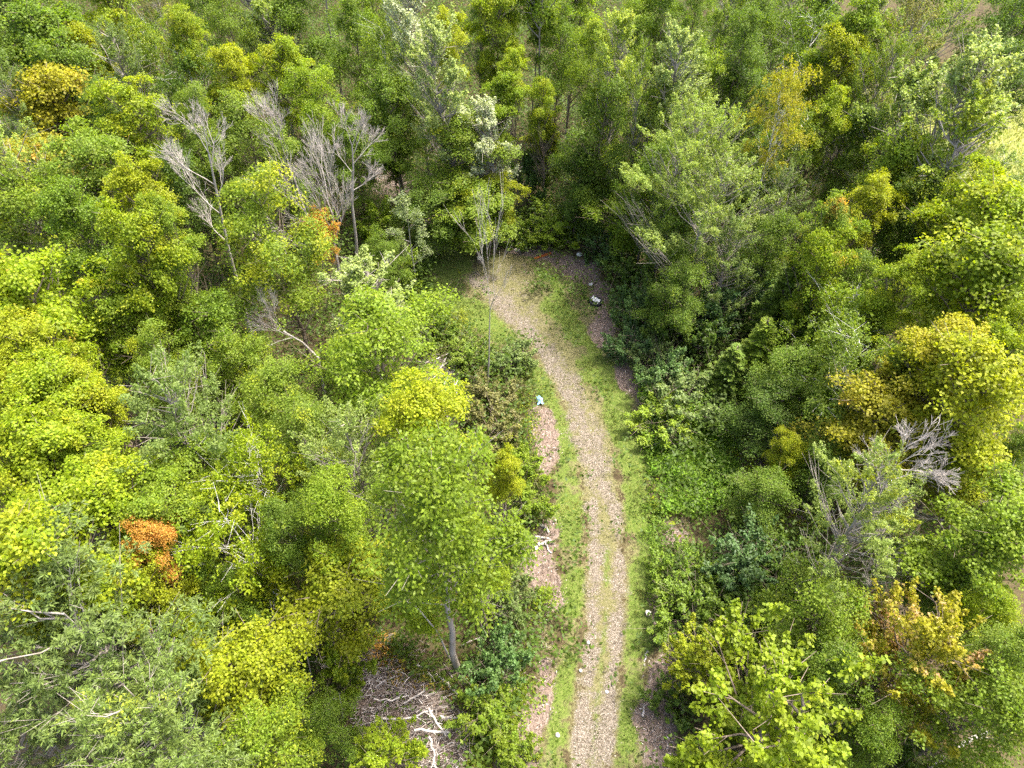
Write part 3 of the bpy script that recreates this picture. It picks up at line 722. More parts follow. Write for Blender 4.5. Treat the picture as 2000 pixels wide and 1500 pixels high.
(1555,893,60,'M','ye','tiny yellow maple, right of two near the slope',5,.7),
(1500,795,130,'F','dg','dark green tree right of the bright green slope',6,.05),
(1600,800,110,'F','mg','green tree below the leaning white trunk',6,.1),
(1615,890,140,'F','mg','shady green tree under the amber maple',6,.1),
(1715,975,210,'A','pg','pale olive tree around a grey dead trunk, lower right',13,.4),
(1985,880,90,'F','mg','mid green tree at the right edge below the great yellow maple',9,.1),
(1955,960,130,'S','gg','grey green bush under bare brown branches on right edge',4,.05),
(1335,770,130,'S','gg','grey green shrub on the right verge',2.6,.1),
(1297,725,100,'S','bd','dark shrub on the right verge above the grey green shrub',2.6,.05),
(1275,690,90,'S','gg','grey shrub at the road bend',2.4,.05),
(1235,662,90,'S','bd','dark shrub where the clearing narrows',2.8,.05),
(1248,602,90,'S','bd','dark shrub right of the tyre',3.2,.05),
(1290,620,120,'S','dg','tall dark green shrub behind the tyre',4,.05),
(1245,530,110,'S','dg','dark shrub at the right corner of the clearing',3.2,.05),
(1180,470,90,'S','bd','dark shrub at the back right of the clearing',2.6,.05),
(1310,830,120,'S','lg','mid green shrub among bright slope plants',2,.05),
# lower right
(1500,960,110,'F','mg','shaded green tree at the edge of the brown forest gap',5,.1),
(1930,1065,210,'M','lg','light green maple at the right edge, lower',11,.2),
(1850,1140,140,'F','mg','mid green tree left below the light green edge maple',8,.1),
(1915,1210,120,'F','yg','yellow green tree between pink maple and right edge',9,.4),
(1965,1275,140,'F','ol','olive yellow tree at the right edge above bottom corner',10,.4),
(1800,1300,230,'K','oy','pink and orange tinted maple on the lower right',10,.5),
(1620,1205,190,'F','lg','light green rounded tree below the bare branches',8,.25),
(1620,1300,150,'F','mg','mid green tree left of the pink maple',8,.1),
(1365,1285,140,'U','ye','bright yellow young maple at the right roadside',5,.3),
(1500,1390,330,'U','yg','big yellow green bushy maple at the bottom right of the road',10,.35),
(1690,1440,130,'F','mg','green tree between bushy maple and pink maple at the bottom',7,.1),
(1920,1410,240,'F','lg','large light green tree in the bottom right corner',10,.15),
(1457,1100,160,'S','bd','dark bluish shrub in the lower right thicket',3.4,.05),
(1555,1110,140,'S','dg','dark green shrub right of the dark bluish thicket',3.2,.05),
(1345,1120,110,'S','mg','green shrub below the brown earth patch',2.2,.05),
(1360,1200,140,'S','mg','bright lit shrub left of the thicket, near the road',2.2,.05),
(1450,1215,150,'S','mg','leafy green shrub above the bushy yellow green maple',2.6,.05),
(1530,1200,120,'S','mg','green shrub left of the light green rounded tree',2.8,.05),
(1320,1360,90,'S','dg','dark low shrub under the bright yellow young maple',1.8,.05),
# lower left
(105,1095,250,'M','yg','wide glowing yellow green maple on the lower left',15,.65),
(215,995,200,'M','yg','yellow green maple behind the wide glowing maple',13,.45),
(310,1030,140,'M','lg','light green maple above the small orange tree',12,.35),
(281,1095,95,'O','yg','small fully orange maple on the left',11.5,1.0),
(312,1150,125,'M','ye','yellow maple bough right below the orange maple',10.5,.45),
(355,1080,110,'M','mg','mid green maple right of the orange maple',10,.15),
(475,1045,170,'B','yg','yellow olive drooping birch left of centre',12,.5),
(655,1145,200,'M','ye','vivid yellow green maple with bare foot beside the brush heap',9,.35),
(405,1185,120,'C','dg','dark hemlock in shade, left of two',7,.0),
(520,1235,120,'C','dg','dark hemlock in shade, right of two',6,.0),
(468,1160,110,'F','mg','green tree between the dark hemlocks',8,.1),
(115,1300,400,'R','rg','large grey green tree with long leaves filling bottom left corner',14,.3),
(320,1410,300,'R','rg','second grey green long leaved tree at the bottom edge',12,.3),
(240,1195,150,'R','rg','smaller long leaved grey green crown above its big neighbours',12,.25),
(355,1265,110,'U','yg','upright yellow green young maple beside dark hemlock',9,.3),
(475,1330,200,'M','ye','yellow maple with open crown at the lower left',10,.5),
(510,1430,190,'F','lg','light green tree at the bottom edge, right of long leaved trees',9,.5),
(640,1405,120,'F','mg','mid green tree left of the brush heap',6,.1),
(670,1300,90,'G','lg','light green sapling left above the brush heap',4,.4),
(762,1465,140,'U','yg','bright yellow green bush in front of the brush heap',4.5,.3),
(20,1440,200,'R','rg','long leaved grey green crown cut by the left and bottom edges',10,.2),
(1770,1480,130,'S','mg','low green shrub at the bottom edge under the pink maple',2.4,.1),
(1990,1330,110,'F','mg','green tree cut by the right edge above the bottom corner',7,.1),
# left middle
(105,595,190,'O','yg','yellow maple with orange shoots at the left edge',14,.3),
(20,575,90,'M','yg','yellow green maple cut by the left edge, upper',14,.6),
(70,690,140,'O','ye','golden orange maple at the left edge, middle',13,.3),
(30,750,110,'M','ye','yellow maple cut by the left edge, middle',13,.6),
(120,730,110,'M','yg','yellow green maple right of the golden orange maple',12,.5),
(88,805,160,'M','yg','yellow green maple in the cluster at left, upper',13,.55),
(25,860,130,'M','yg','yellow green maple cut by left edge, lower',13,.55),
(192,755,100,'M','ye','small yellow maple left of the pale fan shaped tree',12,.55),
(305,550,110,'M','yg','yellow green maple right of the dark shaded tree',12,.5),
(265,640,140,'M','lg','light green maple between orange shoots and olive trees',11,.5),
(370,640,110,'M','lg','light green maple left of the leaning dead tree foot',10,.4),
(437,650,130,'M','mg','mid green maple at the leaning dead tree foot',10,.3),
(315,715,110,'F','ol','olive tree behind the pale fan shaped tree',11,.4),
(475,715,130,'F','ol','olive tree right of the pale fan shaped tree',10,.4),
(360,820,230,'A','gg','pale grey green tree spreading like a fan',14,.2),
(545,770,140,'F','ol','olive tree left of the big silver topped tree',10,.4),
(720,700,250,'F','lg','big round tree with a silver tinted top, left of road',13,.25),
(715,600,150,'P','pg','silvery leaved top behind the big round tree',10,.15),
(585,850,150,'F','ol','olive green tree below the big round tree',11,.3),
(665,890,190,'A','pg','pale green tree left of the yellow topped tree',13,.2),
(515,945,150,'B','yg','yellow olive birch left of the pale green tree',12,.5),
(100,895,190,'M','yg','yellow green maple in the cluster at left, lower',13,.5),
(180,870,140,'M','yg','yellow green maple left of the fan tree, upper',12,.45),
(165,935,140,'M','lg','light green maple left of the fan tree, lower',11,.4),
(345,965,160,'M','lg','light green maple under the fan shaped tree',11,.35),
(430,920,120,'F','mg','mid green tree between fan tree and yellow olive birch',10,.2),
(30,960,120,'M','yg','yellow maple cut by left edge above wide glowing maple',12,.5),
(660,1010,150,'F','lg','light green tree behind the vivid yellow green maple',12,.3),
(560,1040,120,'F','mg','mid green tree right of the drooping yellow birch',11,.2),
# centre
(840,850,170,'M','ye','bright yellow maple peeking over the big roadside tree',13,.5),
(893,1306,290,'Q','lg','big green roadside tree with a bare grey trunk',18,.1,True),
(945,1090,110,'M','yg','yellow green maple bough right under the big roadside tree',11,.3),
(985,930,70,'M','ye','slim yellow maple sticking out right of the big roadside tree',9,.7),
(820,1160,90,'M','yg','low yellow green maple under the big roadside tree',7,.4),
(965,1295,130,'S','bd','dark blue green bush left of the road',3.2,.05),
(985,1165,110,'S','gg','grey green bush beside the chip strip',3,.1),
(955,1400,120,'G','lg','bright green bush right of the brush heap',2.6,.15),
(1005,1470,80,'G','lg','bright green bush at the bottom edge left of the road',2,.2),
(1025,905,80,'G','lg','bright green bush left of the grassy verge, upper',2.4,.1),
(1025,985,90,'G','lg','bright green bush left of the grassy verge, lower',2.4,.1),
(960,840,110,'S','br','brownish leafy shrub behind the yellow maple',2.4,.3),
(945,775,110,'S','br','brownish shrub at the foot of the thin forked dead tree',2.2,.3),
(1000,700,90,'S','gg','grey green shrub right of the thin forked dead tree',2,.1),
(915,690,90,'S','ol','olive shrub left of the thin forked dead tree',2,.2),
(845,640,80,'S','mg','green shrub right of the silver topped tree',2.2,.1),
(768,530,100,'S','lg','light green shrub right of the slim dead trunk',2.8,.1),
(745,440,90,'G','lg','light green sapling below the dark hollow',4,.05),
(748,500,80,'F','mg','green tree behind the slim dead trunk',6,.1),
(1080,440,120,'S','lg','bright green shrub at the head of the clearing, right',2.2,.15),
(1010,450,80,'S','lg','bright green shrub at the head of the clearing, left',1.8,.15),
]
for r in TREES: place(*r)
for (u, v, wpx, H, lab) in [
    (1002, 318, 90, 17, 'tall tree with the leftmost straight bare trunk behind the clearing'),
    (1045, 345, 110, 19, 'tallest forked grey trunk behind the clearing'),
    (1036, 310, 70, 15, 'slender dark trunk between the two tall grey trunks'),
    (1106, 262, 100, 18, 'tall tree with the rightmost bare trunk behind the clearing'),
    (684, 252, 110, 19, 'long bare grey trunk left of the olive birch, crown above the picture')]:
    place(u, v, wpx, 'L', 'lg', lab, H, .3, True)
# ---------------------------------------------------------------- bare and dead trees
def rod(ub, vb, ut, vt):
    b, _ = at(ub, vb, 0); a, c = (ut - 1000) / FPX, (vt - 750) / FPX
    t = b.y / (CP - c * SP)
    return np.array(b), np.array([a * t, b.y, CAMH - t * (SP + c * CP)])
def bare(name, label, pix, r, forks, depth=3, up=.3, spread=.5, mat=None, seed=0, cat='dead tree', leaves=None):
    b, t = rod(*pix[0], *pix[-1]); pts = [b]
    for (u, v) in pix[1:]: pts.append(rod(*pix[0], u, v)[1])
    pts = [p - b for p in pts]; H = pts[-1][2]
    T, BR = dead(400 + seed, r * .8, pts, forks, depth, up, spread)
    root = link(name, None, None, tuple(b), label=label, category=cat, group='dead and bare trees'); root.empty_display_size = .5
    link('trunk', tubes('trunk', T, mat or DEADW, 7), root)
    for S in BR: link('branch', tubes('branch', S, mat or DEADW, 4), root)
    if leaves:
        g = rs(seed); tip = np.array([s[1] for S in BR for s in S]); C = np.repeat(tip[g.uniform(size=len(tip)) < leaves[1]], 10, 0); C = C + g.normal(size=C.shape) * .12
        c = link('leaves', leaf_mesh('leaves', [cards(C, np.array([0, 0, 1.]) + g.normal(size=C.shape) * .6, .15, .07, g)], LEAF), root); c.color = (*leaves[0], .05)
    return root
bare('dead_tree', 'grey dead tree leaning left with a curved double trunk', [(492,660),(470,575),(447,490),(428,400),(408,300)], .17,
     [(.55, (-.6, .1, .9), 2.6), (.7, (-.9, .2, .5), 3.2), (.78, (.5, 0, .9), 2.6), (.85, (-.7, -.2, .8), 3.0), (.93, (.5, .1, .9), 2.4), (1, (-.25, 0, 1), 2.6), (1, (.3, .1, 1), 2.4)], 3, .25, .5, None, 1)
bare('dead_tree', 'slender dead tree standing left of the tall branching dead tree', [(632,520),(605,440),(578,360),(560,310),(545,265)], .13,
     [(.6, (.6, 0, .8), 1.6), (.75, (-.7, .1, .8), 2.2), (.85, (.6, .1, .8), 2.4), (.95, (-.5, 0, 1), 2.4), (1, (.1, 0, 1), 2.6), (1, (-.2, .1, 1), 2.2)], 3, .3, .5, None, 2)
bare('dead_tree', 'tall pale dead tree fanning into many grey branches above the clearing', [(674,590),(662,530),(652,475),(650,420)], .2,
     [(.55, (-.8, 0, .6), 4.2), (.68, (.4, .1, .9), 3.4), (.75, (-.7, .2, .9), 5.0), (.82, (-.35, -.1, 1), 3.6), (.9, (.55, 0, 1), 3.4), (.95, (-.15, .3, 1), 3.8), (1, (.25, 0, 1), 4.0), (1, (-.45, .1, 1), 4.4)], 3, .28, .42, None, 3)
bare('dead_tree', 'slim dead tree just right of the fanning dead tree', [(698,535),(696,470),(688,400),(690,330),(688,285)], .15,
     [(.6, (.8, 0, .3), 2.2), (.72, (-.5, .1, .9), 2.4), (.8, (.8, .1, .5), 2.4), (.9, (.5, 0, .9), 2.4), (1, (.4, 0, 1), 2.2), (1, (-.4, 0, 1), 2.2)], 3, .25, .5, None, 4)
bare('dead_tree', 'thin forked dead tree with fine twigs beside the clearing', [(952,765),(955,700),(956,640),(957,605)], .08,
     [(1, (-.02, 0, 1), 6.4), (1, (.25, 0, 1), 6.2), (.98, (.42, .1, 1), 3)], 2, .5, .3, DEADW, 31)
bare('sapling', 'half bare pale sapling with few leaves left of the clearing', [(815,560),(808,520),(801,470),(796,420)], .07,
     [(.35, (.8, .1, .4), 1.6), (.45, (-.7, 0, .7), 1.4), (.55, (.8, 0, .6), 1.8), (.65, (-.8, .1, .6), 1.6), (.8, (.7, 0, .8), 1.5), (.9, (-.5, 0, 1), 1.3), (1, (.1, 0, 1), 1.6)], 2, .15, .5, DEADW, 6, 'sapling', ((.19, .24, .10), .35))
bare('dead_tree', 'leaning bare grey tree with a fan of twigs on lower right', [(1645,1212),(1672,1175),(1695,1150),(1712,1132)], .1,
     [(.7, (-.3, 0, 1), 1.8), (.8, (.9, 0, .4), 2.6), (.9, (.2, .1, 1), 2.0), (1, (.8, .1, .7), 2.4), (1, (.4, 0, .9), 2.2), (.95, (.9, -.1, .1), 2.2)], 3, .1, .5, None, 7)
bare('dead_tree', 'thin dead twiggy tree left of the brush heap', [(612,1345),(606,1310),(598,1275),(592,1240)], .05,
     [(.5, (.8, 0, .4), 1.), (.7, (-.8, 0, .4), 1.2), (.85, (.7, 0, .7), 1.), (1, (.1, 0, 1), 1.)], 2, .12, .6, None, 8)
bare('dead_tree', 'straight dead pole among the dark hemlocks', [(547,1295),(538,1240),(527,1172)], .05, [(.6, (-.5, 0, .7), .7), (.85, (.4, 0, .8), .6)], 1, .1, .5, None, 9)
bare('dead_tree', 'grey dead tree rising through the pale olive tree', [(1606,1155),(1650,1080),(1705,990),(1745,915)], .16,
     [(.6, (.6, 0, .8), 1.8), (.8, (-.4, .1, 1), 2.2), (.9, (.8, 0, .7), 2.), (1, (.6, .1, .8), 2.2), (1, (.1, 0, 1), 2.2), (1, (.9, 0, .4), 1.8)], 3, .12, .5, DEADW, 10)
bare('dead_tree', 'bare grey twigs of a dead tree at the left edge', [(5,360),(18,300),(30,250),(40,222)], .1,
     [(.6, (-.6, 0, .8), 2.), (.75, (.7, 0, .7), 2.), (.9, (-.4, 0, 1), 2.), (1, (.3, 0, 1), 2.)], 3, .2, .5, None, 11)
bare('dead_tree', 'fallen bare crown lying left against the silver topped tree', [(640,800),(622,700),(590,668),(550,645)], .12,
     [(.7, (-.8, .2, .5), 2.2), (.8, (-.8, -.2, .2), 2.2), (1, (-.8, .2, .5), 2.4), (1, (-.8, .1, .1), 2.), (.9, (-.6, .1, .8), 2.2)], 3, .05, .4, None, 12)
bare('leaning_birch', 'leaning white birch trunk between green crowns on the right', [(1546,826),(1575,790),(1605,752),(1640,700)], .13, [(.9, (.6, 0, .8), 1.4), (1, (.3, 0, 1), 1.6)], 2, .15, .5, BARK_WH, 13, 'tree trunk')
bare('dead_tree', 'leaning grey trunk between green maples near the top right', [(1652,178),(1668,120),(1688,60),(1700,20)], .17, [(.9, (.4, 0, .9), 2), (1, (0, 0, 1), 2)], 2, .2, .5, DEADW, 14)
bare('dead_tree', 'bare tree with an arching grey branch near the top right', [(1575,200),(1568,150),(1555,105)], .12, [(.6, (-1, 0, .25), 3.), (.95, (-1, 0, -.1), 3.), (1, (.2, 0, 1), 1.6)], 2, -.12, .4, DEADW, 15)
bare('dead_tree', 'bare brown branches under the great yellow maple at the right', [(1850,1090),(1855,1040),(1850,990),(1858,960)], .09, [(.5, (-.9, 0, .3), 2.2), (.7, (.9, 0, .5), 2.4), (.9, (-.9, 0, .4), 2.), (1, (.7, 0, .6), 2.)], 2, .05, .5, BARK, 16)
bare('dead_tree', 'thin white snag in the shade behind the clearing clump', [(818,345),(813,310),(809,282)], .05, [(.7, (-.7, 0, .7), .9), (.8, (.5, 0, .9), .6)], 1, .1, .5, DEADW, 17)
bare('dead_tree', 'broken pale stem left of the brush heap', [(672,1412),(668,1385),(662,1352)], .05, [(.5, (.6, 0, .7), .5), (.8, (-.5, 0, .8), .5)], 1, .1, .5, DEADW, 18)
bare('dead_tree', 'pale dead stem leaning left of the roadside tree trunk', [(880,1290),(855,1235),(822,1195),(800,1172)], .06, [(.9, (-.6, 0, .6), .6)], 1, .1, .4, DEADW, 19)

# ---------------------------------------------------------------- branches and logs on the ground
def branch_pts(g, p, ang, l, z, bend=.12):
    n = 7; t = np.linspace(-.5, .5, n); d = np.array([math.cos(ang), math.sin(ang)]); nrm = np.array([-d[1], d[0]])
    c = g.normal() * bend * l
    xy = np.array(p)[None] + d * t[:, None] * l + nrm * (c * (1 - 4 * t ** 2) + g.normal(size=n) * .03)[:, None]
    return np.column_stack([xy, z + g.normal(size=n) * .03 + g.normal() * .15 * t])
def pile(name, polys, n, rmax, hmax, label, seed, lo=.5, hi=2.0):
    g = rs(500 + seed); pl = [A(p) for p in polys]; al = np.vstack(pl); S = []
    P = scatter(g, 20000, (al[:, 0].min(), al[:, 0].max(), al[:, 1].min(), al[:, 1].max()), lambda P: mask(P, pl, .2, .5))[:n]
    for p in P:
        l = g.uniform(lo, hi); r = rmax * g.uniform(.25, 1) ** 1.5
        S += poly_tube(branch_pts(g, p, g.uniform(0, 3.14) if g.uniform() < .5 else g.normal(.2, .35), l, g.uniform(.03, hmax)), r, r * .35)
    stuff(name, tubes(name, S, island_mat('stick_' + name + str(seed), [(0, (.07, .05, .038)), (.35, (.21, .165, .135)), (.75, (.36, .31, .27)), (1, (.55, .50, .45))]), 4), label, 'brush heap')
pile('brush_heap', [[(700,1330),(760,1300),(900,1380),(920,1440),(890,1530),(700,1530)]], 620, .03, .55, 'heap of bleached cut branches at the bottom left of the track', 1)
pile('brush_heap', [[(835,690),(870,690),(905,740),(900,800),(850,830),(830,760)]], 170, .04, .5, 'heap of cut poles in the scrub left of the track', 2, .8, 2.4)
pile('twigs', [[(640,1230),(800,1250),(900,1320),(780,1310),(660,1300)]], 170, .018, .3, 'thin twigs scattered on the floor behind the brush heap', 3, .4, 1.6)
pile('twigs', [[(735,480),(785,470),(800,510),(740,520)], [(725,330),(800,350),(810,400),(740,390)]], 110, .02, .25, 'thin twigs on the brown floor of the dark hollow', 4, .5, 1.5)
pile('twigs', [[(1290,1020),(1345,1010),(1362,1050),(1325,1078),(1298,1062)], [(1265,1290),(1310,1280),(1320,1400),(1310,1520),(1250,1520)], [(1040,1190),(1085,1170),(1090,1260),(1060,1400),(1000,1500),(1010,1420)]], 200, .014, .08, 'thin dry twigs on the chip strips along the track', 5, .3, 1.1)
g = rs(44)
PALEW = simple('bleached_wood', (.28, .245, .21), (.52, .47, .42), 3., stretch=(1, 1, .4))
LOGS = [((745,1405),(845,1388),.05,.62,'longest bleached branch lying across the brush heap'), ((730,1365),(800,1358),.035,.6,'thin straight branch near the back of the brush heap'),
        ((838,1385),(872,1435),.05,.6,'slanting grey branch on the right part of brush heap'), ((860,1400),(900,1402),.05,.5,'short pale branch at the right end of the brush heap'),
        ((915,1405),(922,1432),.07,.35,'stubby grey log standing out at right edge of brush heap'), ((810,1425),(880,1430),.06,.55,'thick pale branch in the middle of the brush heap'),
        ((835,1440),(850,1500),.045,.5,'branch pointing to the bottom edge from the brush heap'), ((790,1375),(830,1350),.04,.6,'short slanting branch on the back of the brush heap'),
        ((815,1300),(850,1330),.05,.25,'pale pole lying behind the brush heap, left'), ((850,1318),(895,1358),.05,.3,'pale pole lying behind the brush heap, right'),
        ((852,780),(880,730),.07,.5,'thick pale pole on the heap in the scrub'), ((842,745),(872,700),.06,.45,'upper pale pole on the heap in the scrub'), ((845,800),(895,745),.05,.55,'long pole at the front of the heap in the scrub'),
        ((1050,1062),(1075,1056),.1,.12,'thick bleached log chunk on the dark chip patch'), ((1046,1048),(1076,1054),.06,.15,'curved pale branch above the log chunk'), ((1055,1022),(1072,1040),.08,.12,'grey weathered log in the weeds beside the verge'),
        ((1066,1062),(1078,1080),.04,.08,'thin grey stick below the log chunk'), ((1258,1300),(1262,1268),.04,.06,'thin pale stick at the right road edge'), ((1256,1400),(1262,1375),.05,.06,'short pale stick at the lower right road edge'),
        ((1820,1503),(1925,1432),.11,2.6,'dead grey branch sloping through leaves at the bottom right'), ((690,1262),(770,1258),.03,.2,'long thin twig on the floor behind the yellow maple trunk'), ((900,1258),(950,1240),.03,.3,'thin branch on the floor right of the roadside trunk')]
for (a, b, r, z, lab) in LOGS:
    p, _ = at(*a, z); q, _ = at(*b, z); c = (p + q) / 2; l = (q - p).length; ang = math.atan2(q.y - p.y, q.x - p.x)
    pts = branch_pts(g, (0, 0), ang, l, 0, .05)
    S = poly_tube(pts, r * 1.1, r * .7)
    for k in range(3 if l > 1 else 1):
        i = g.randint(2, 6); dd = np.array([math.cos(ang + g.choice([-.7, .7])), math.sin(ang + g.choice([-.7, .7])), g.uniform(0, .5)]); e = pts[i] + dd * l * g.uniform(.12, .28)
        S.append((pts[i], e, r * .5, r * .2))
    # closed sawn ends
    S += [(pts[0] - (pts[1] - pts[0]) * .02, pts[0], .001, r * 1.1), (pts[-1], pts[-1] + (pts[-1] - pts[-2]) * .02, r * .7, .001)]
    o = link('fallen_branch', tubes('fallen_branch', S, PALEW, 8), None, (c.x, c.y, z), label=lab, category='branch', group='cut and fallen branches')

# ---------------------------------------------------------------- small things left in the clearing
def plain(name, col, rough=.6, spec=.4, var=.25, scale=12.):
    return simple(name, tuple(x * (1 - var) for x in col), tuple(min(1, x * (1 + var)) for x in col), scale, rough, spec=spec)
RUB = plain('rubber', (.025, .025, .027), .75)
def lathe(name, prof, mat, n=40, closed=True):
    V, F = [], []; m = len(prof)
    for i in range(n):
        a = 2 * math.pi * i / n
        V += [(r * math.cos(a), r * math.sin(a), z) for r, z in prof]
    for i in range(n):
        for j in range(m if closed else m - 1):
            k = (j + 1) % m; F.append((i * m + j, ((i + 1) % n) * m + j, ((i + 1) % n) * m + k, i * m + k))
    return mesh_py(name, V, F, mat, True)
def box_mesh(name, sx, sy, sz, mat, bev=.01):
    import bmesh
    bm = bmesh.new(); bmesh.ops.create_cube(bm, size=1); bmesh.ops.scale(bm, vec=(sx, sy, sz), verts=bm.verts)
    bmesh.ops.bevel(bm, geom=bm.edges[:], offset=bev, segments=2, affect='EDGES')
    me = bpy.data.meshes.new(name); bm.to_mesh(me); bm.free(); me.materials.append(mat); return me
p, _ = at(1163, 592, 0); gz0 = float(ground_z(np.array([[p.x, p.y]]))[0])
ty = link('tyre', None, None, (p.x, p.y, gz0), label='worn black tyre lying flat at the right edge of the clearing', category='tyre')
ro, ri, h = .46, .31, .24
link('tread', lathe('tread', [(ri + .03, .01), (ro - .05, 0), (ro, .05), (ro + .005, h / 2), (ro, h - .05), (ro - .05, h), (ri + .03, h - .01), (ri + .01, h - .03), (ro - .07, h - .06), (ro - .07, .06), (ri + .01, .03)], RUB), ty)
S = []
for i in range(44):
    a = 2 * math.pi * i / 44
    S.append((np.array([(ro + .002) * math.cos(a), (ro + .002) * math.sin(a), .04]), np.array([(ro + .002) * math.cos(a + .06), (ro + .002) * math.sin(a + .06), h - .04]), .014, .014))
link('tread_block', tubes('tread_block', S, RUB, 4), ty)
link('bead', lathe('bead', [(ri, .015), (ri + .035, .02), (ri + .035, .05), (ri, .045)], RUB), ty)
pm = link('panel', None, None, (p.x - .02, p.y + .03, gz0), label='broken white board lying tilted inside the tyre', category='board')
pm.rotation_euler = (math.radians(10), math.radians(14), math.radians(-32)); pm.location.z += .27
link('board_face', box_mesh('board_face', .60, .36, .025, plain('white_board', (.66, .66, .64), .5, .4, .12), .006), pm)
l2 = link('board_rib', box_mesh('board_rib', .05, .34, .04, plain('grey_rib', (.40, .41, .41), .5), .006), pm); l2.location = (.02, 0, .03)
# rusty channel
a, _ = at(1044, 508, 0); b, _ = at(1076, 497, 0); l = (b - a).length; ang = math.atan2(b.y - a.y, b.x - a.x)
pf = [(-.07, .0), (.07, .0), (.07, .10), (.055, .10), (.055, .015), (-.055, .015), (-.055, .10), (-.07, .10)]
V = [(-l / 2, y, z) for y, z in pf] + [(l / 2, y, z) for y, z in pf]
F = [(i, (i + 1) % 8, (i + 1) % 8 + 8, i + 8) for i in range(8)] + [tuple(range(7, -1, -1)), tuple(range(8, 16))]
c = (a + b) / 2
o = link('metal_channel', mesh_py('metal_channel', V, F, simple('rust', (.34, .085, .018), (.52, .17, .04), 5.)), None, (c.x, c.y, .1), label='rusty orange metal channel lying on the gravel at the clearing head', category='metal bar')
o.rotation_euler = (.12, 0, ang)
def stone(u, v, s, label, col, seed, name='stone', cat='stone', flat=.7, grp=None):
    import bmesh
    g = rs(seed); bm = bmesh.new(); bmesh.ops.create_icosphere(bm, subdivisions=3, radius=1)
    ks = g.normal(size=(6, 3)) * 2; ph = g.uniform(0, 6, 6)
    for x in bm.verts:
        c = np.array(x.co); x.co = Vector(c * (1 + .09 * np.sin(ks @ c + ph).sum())) * s; x.co.z *= flat
    me = bpy.data.meshes.new(name); bm.to_mesh(me); bm.free(); me.materials.append(plain('stone_face', col, .8, .3))
    for f in me.polygons: f.use_smooth = True
    p, _ = at(u, v, 0); o = link(name, me, None, (p.x, p.y, s * flat * .6 + .03), label=label, category=cat)
    if grp: o['group'] = grp
stone(1131, 499, .19, 'white stone at the back right corner of the clearing', (.62, .60, .56), 1, grp='pale stones around the track')
stone(1154, 557, .14, 'small whitish stone above the tyre', (.58, .56, .54), 3, grp='pale stones around the track')
stone(908, 470, .22, 'dull tan stone at the left of the clearing head', (.34, .27, .22), 4, grp='pale stones around the track')
stone(1010, 490, .2, 'pinkish grey stone on the gravel near the rusty channel', (.42, .36, .32), 5, grp='pale stones around the track')
stone(1089, 1437, .1, 'pale stone in the grass at the lower left of the track', (.6, .56, .48), 6, grp='pale stones around the track')
stone(1149, 1256, .08, 'whitish stone on the left wheel track', (.6, .57, .5), 7, grp='pale stones around the track')
stone(1185, 1352, .07, 'whitish stone on the right wheel track', (.6, .57, .5), 8, grp='pale stones around the track')
stone(1134, 1311, .07, 'little pale stone on the edge of the left wheel track', (.6, .57, .5), 9, grp='pale stones around the track')
stone(1046, 1070, .13, 'white sawn wood block beside the log chunk', (.66, .62, .56), 10, 'wood_block', 'wood block')
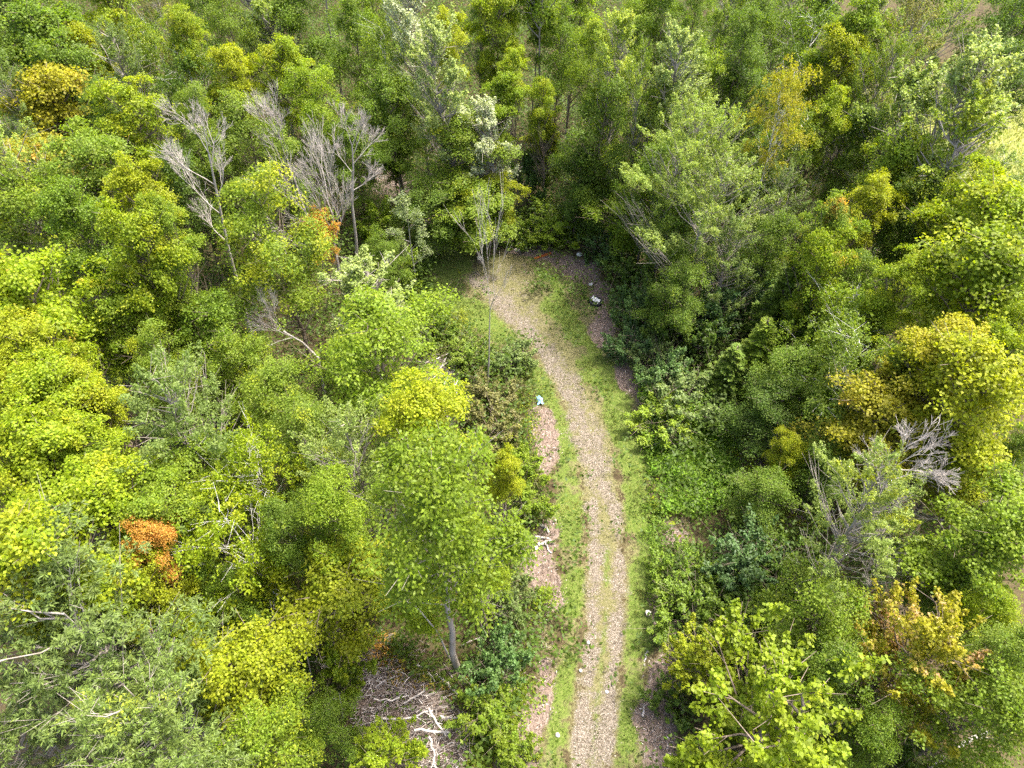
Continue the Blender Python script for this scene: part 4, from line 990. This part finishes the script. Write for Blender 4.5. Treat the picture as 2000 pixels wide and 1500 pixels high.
# sawn stumps: bark side and pale cut face
def stump(u, v, r, h, label):
    p, _ = at(u, v, 0); g = rs(int(u)); root = link('tree_stump', None, None, (p.x, p.y, .02), label=label, category='stump', group='sawn stumps beside the track')
    n = 24; a = np.arange(n) * 2 * math.pi / n; k = 1 + .06 * np.sin(3 * a + 1) + .03 * np.sin(7 * a)
    lo = np.column_stack([np.cos(a) * r * k * 1.25, np.sin(a) * r * k * 1.25, 0 * a]); hi = np.column_stack([np.cos(a) * r * k, np.sin(a) * r * k, 0 * a + h])
    link('bark', mesh_py('bark', np.vstack([lo, hi]), [(i, (i + 1) % n, (i + 1) % n + n, i + n) for i in range(n)], BARK_DK, True), root)
    t = hi.copy(); t[:, :2] *= .97; t[:, 2] += .004
    link('cut_face', mesh_py('cut_face', np.vstack([t, t - [0, 0, .03]]), [tuple(range(n))] + [(i + n, (i + 1) % n + n, (i + 1) % n, i) for i in range(n)], plain('fresh_wood', (.74, .66, .52), .7, .2, .1, 20.)), root)
stump(938, 510, .24, .3, 'pale sawn stump at the left end of the clearing head')
stump(1265, 1200, .14, .2, 'small white topped stump on the right verge')
# crumpled sheets
def sheet(name, u, v, sx, sy, hgt, col, label, cat, seed, rz=0., rough=.45):
    g = rs(seed); n = 22; x, y = np.meshgrid(np.linspace(-.5, .5, n), np.linspace(-.5, .5, n)); ks = g.normal(size=(12, 2)) * 9; ph = g.uniform(0, 6, 12)
    q = np.column_stack([x.ravel(), y.ravel()]); z = np.abs(np.sin(q @ ks.T + ph)).sum(1) / 12
    e = 1 + .18 * np.sin(5 * np.arctan2(q[:, 1], q[:, 0]) + 1)
    V = np.column_stack([q[:, 0] * sx * e, q[:, 1] * sy * e, z * hgt + hgt * .9 * np.exp(-9 * (q ** 2).sum(1))])
    k = (np.arange(n - 1)[:, None] * n + np.arange(n - 1)[None]).ravel(); F = np.column_stack([k, k + 1, k + n + 1, k + n])
    V2 = V - [0, 0, .006]; F2 = (F + n * n)[:, ::-1]
    p, _ = at(u, v, 0); o = link(name, mesh_np(name, np.vstack([V, V2]), np.vstack([F, F2]), plain(name + '_stuff', col, rough, .5)), None, (p.x, p.y, .04), label=label, category=cat); o.rotation_euler[2] = rz
sheet('plastic_bag', 1054, 785, .34, .58, .22, (.30, .52, .80), 'crumpled light blue plastic bag at the grass edge', 'bag', 2, .2)
sheet('tarp', 795, 424, 1.5, 1.0, .55, (.40, .48, .58), 'crumpled blue grey tarp behind the half bare sapling', 'tarp', 5, -.4)
a, _ = at(784, 445, 0); o = link('plank', box_mesh('plank', 1.2, .22, .05, plain('plank_wood', (.36, .27, .25), .8), .008), None, (a.x + .5, a.y, .12), label='brownish plank lying in front of the blue grey tarp', category='plank'); o.rotation_euler = (0, 0, .35)
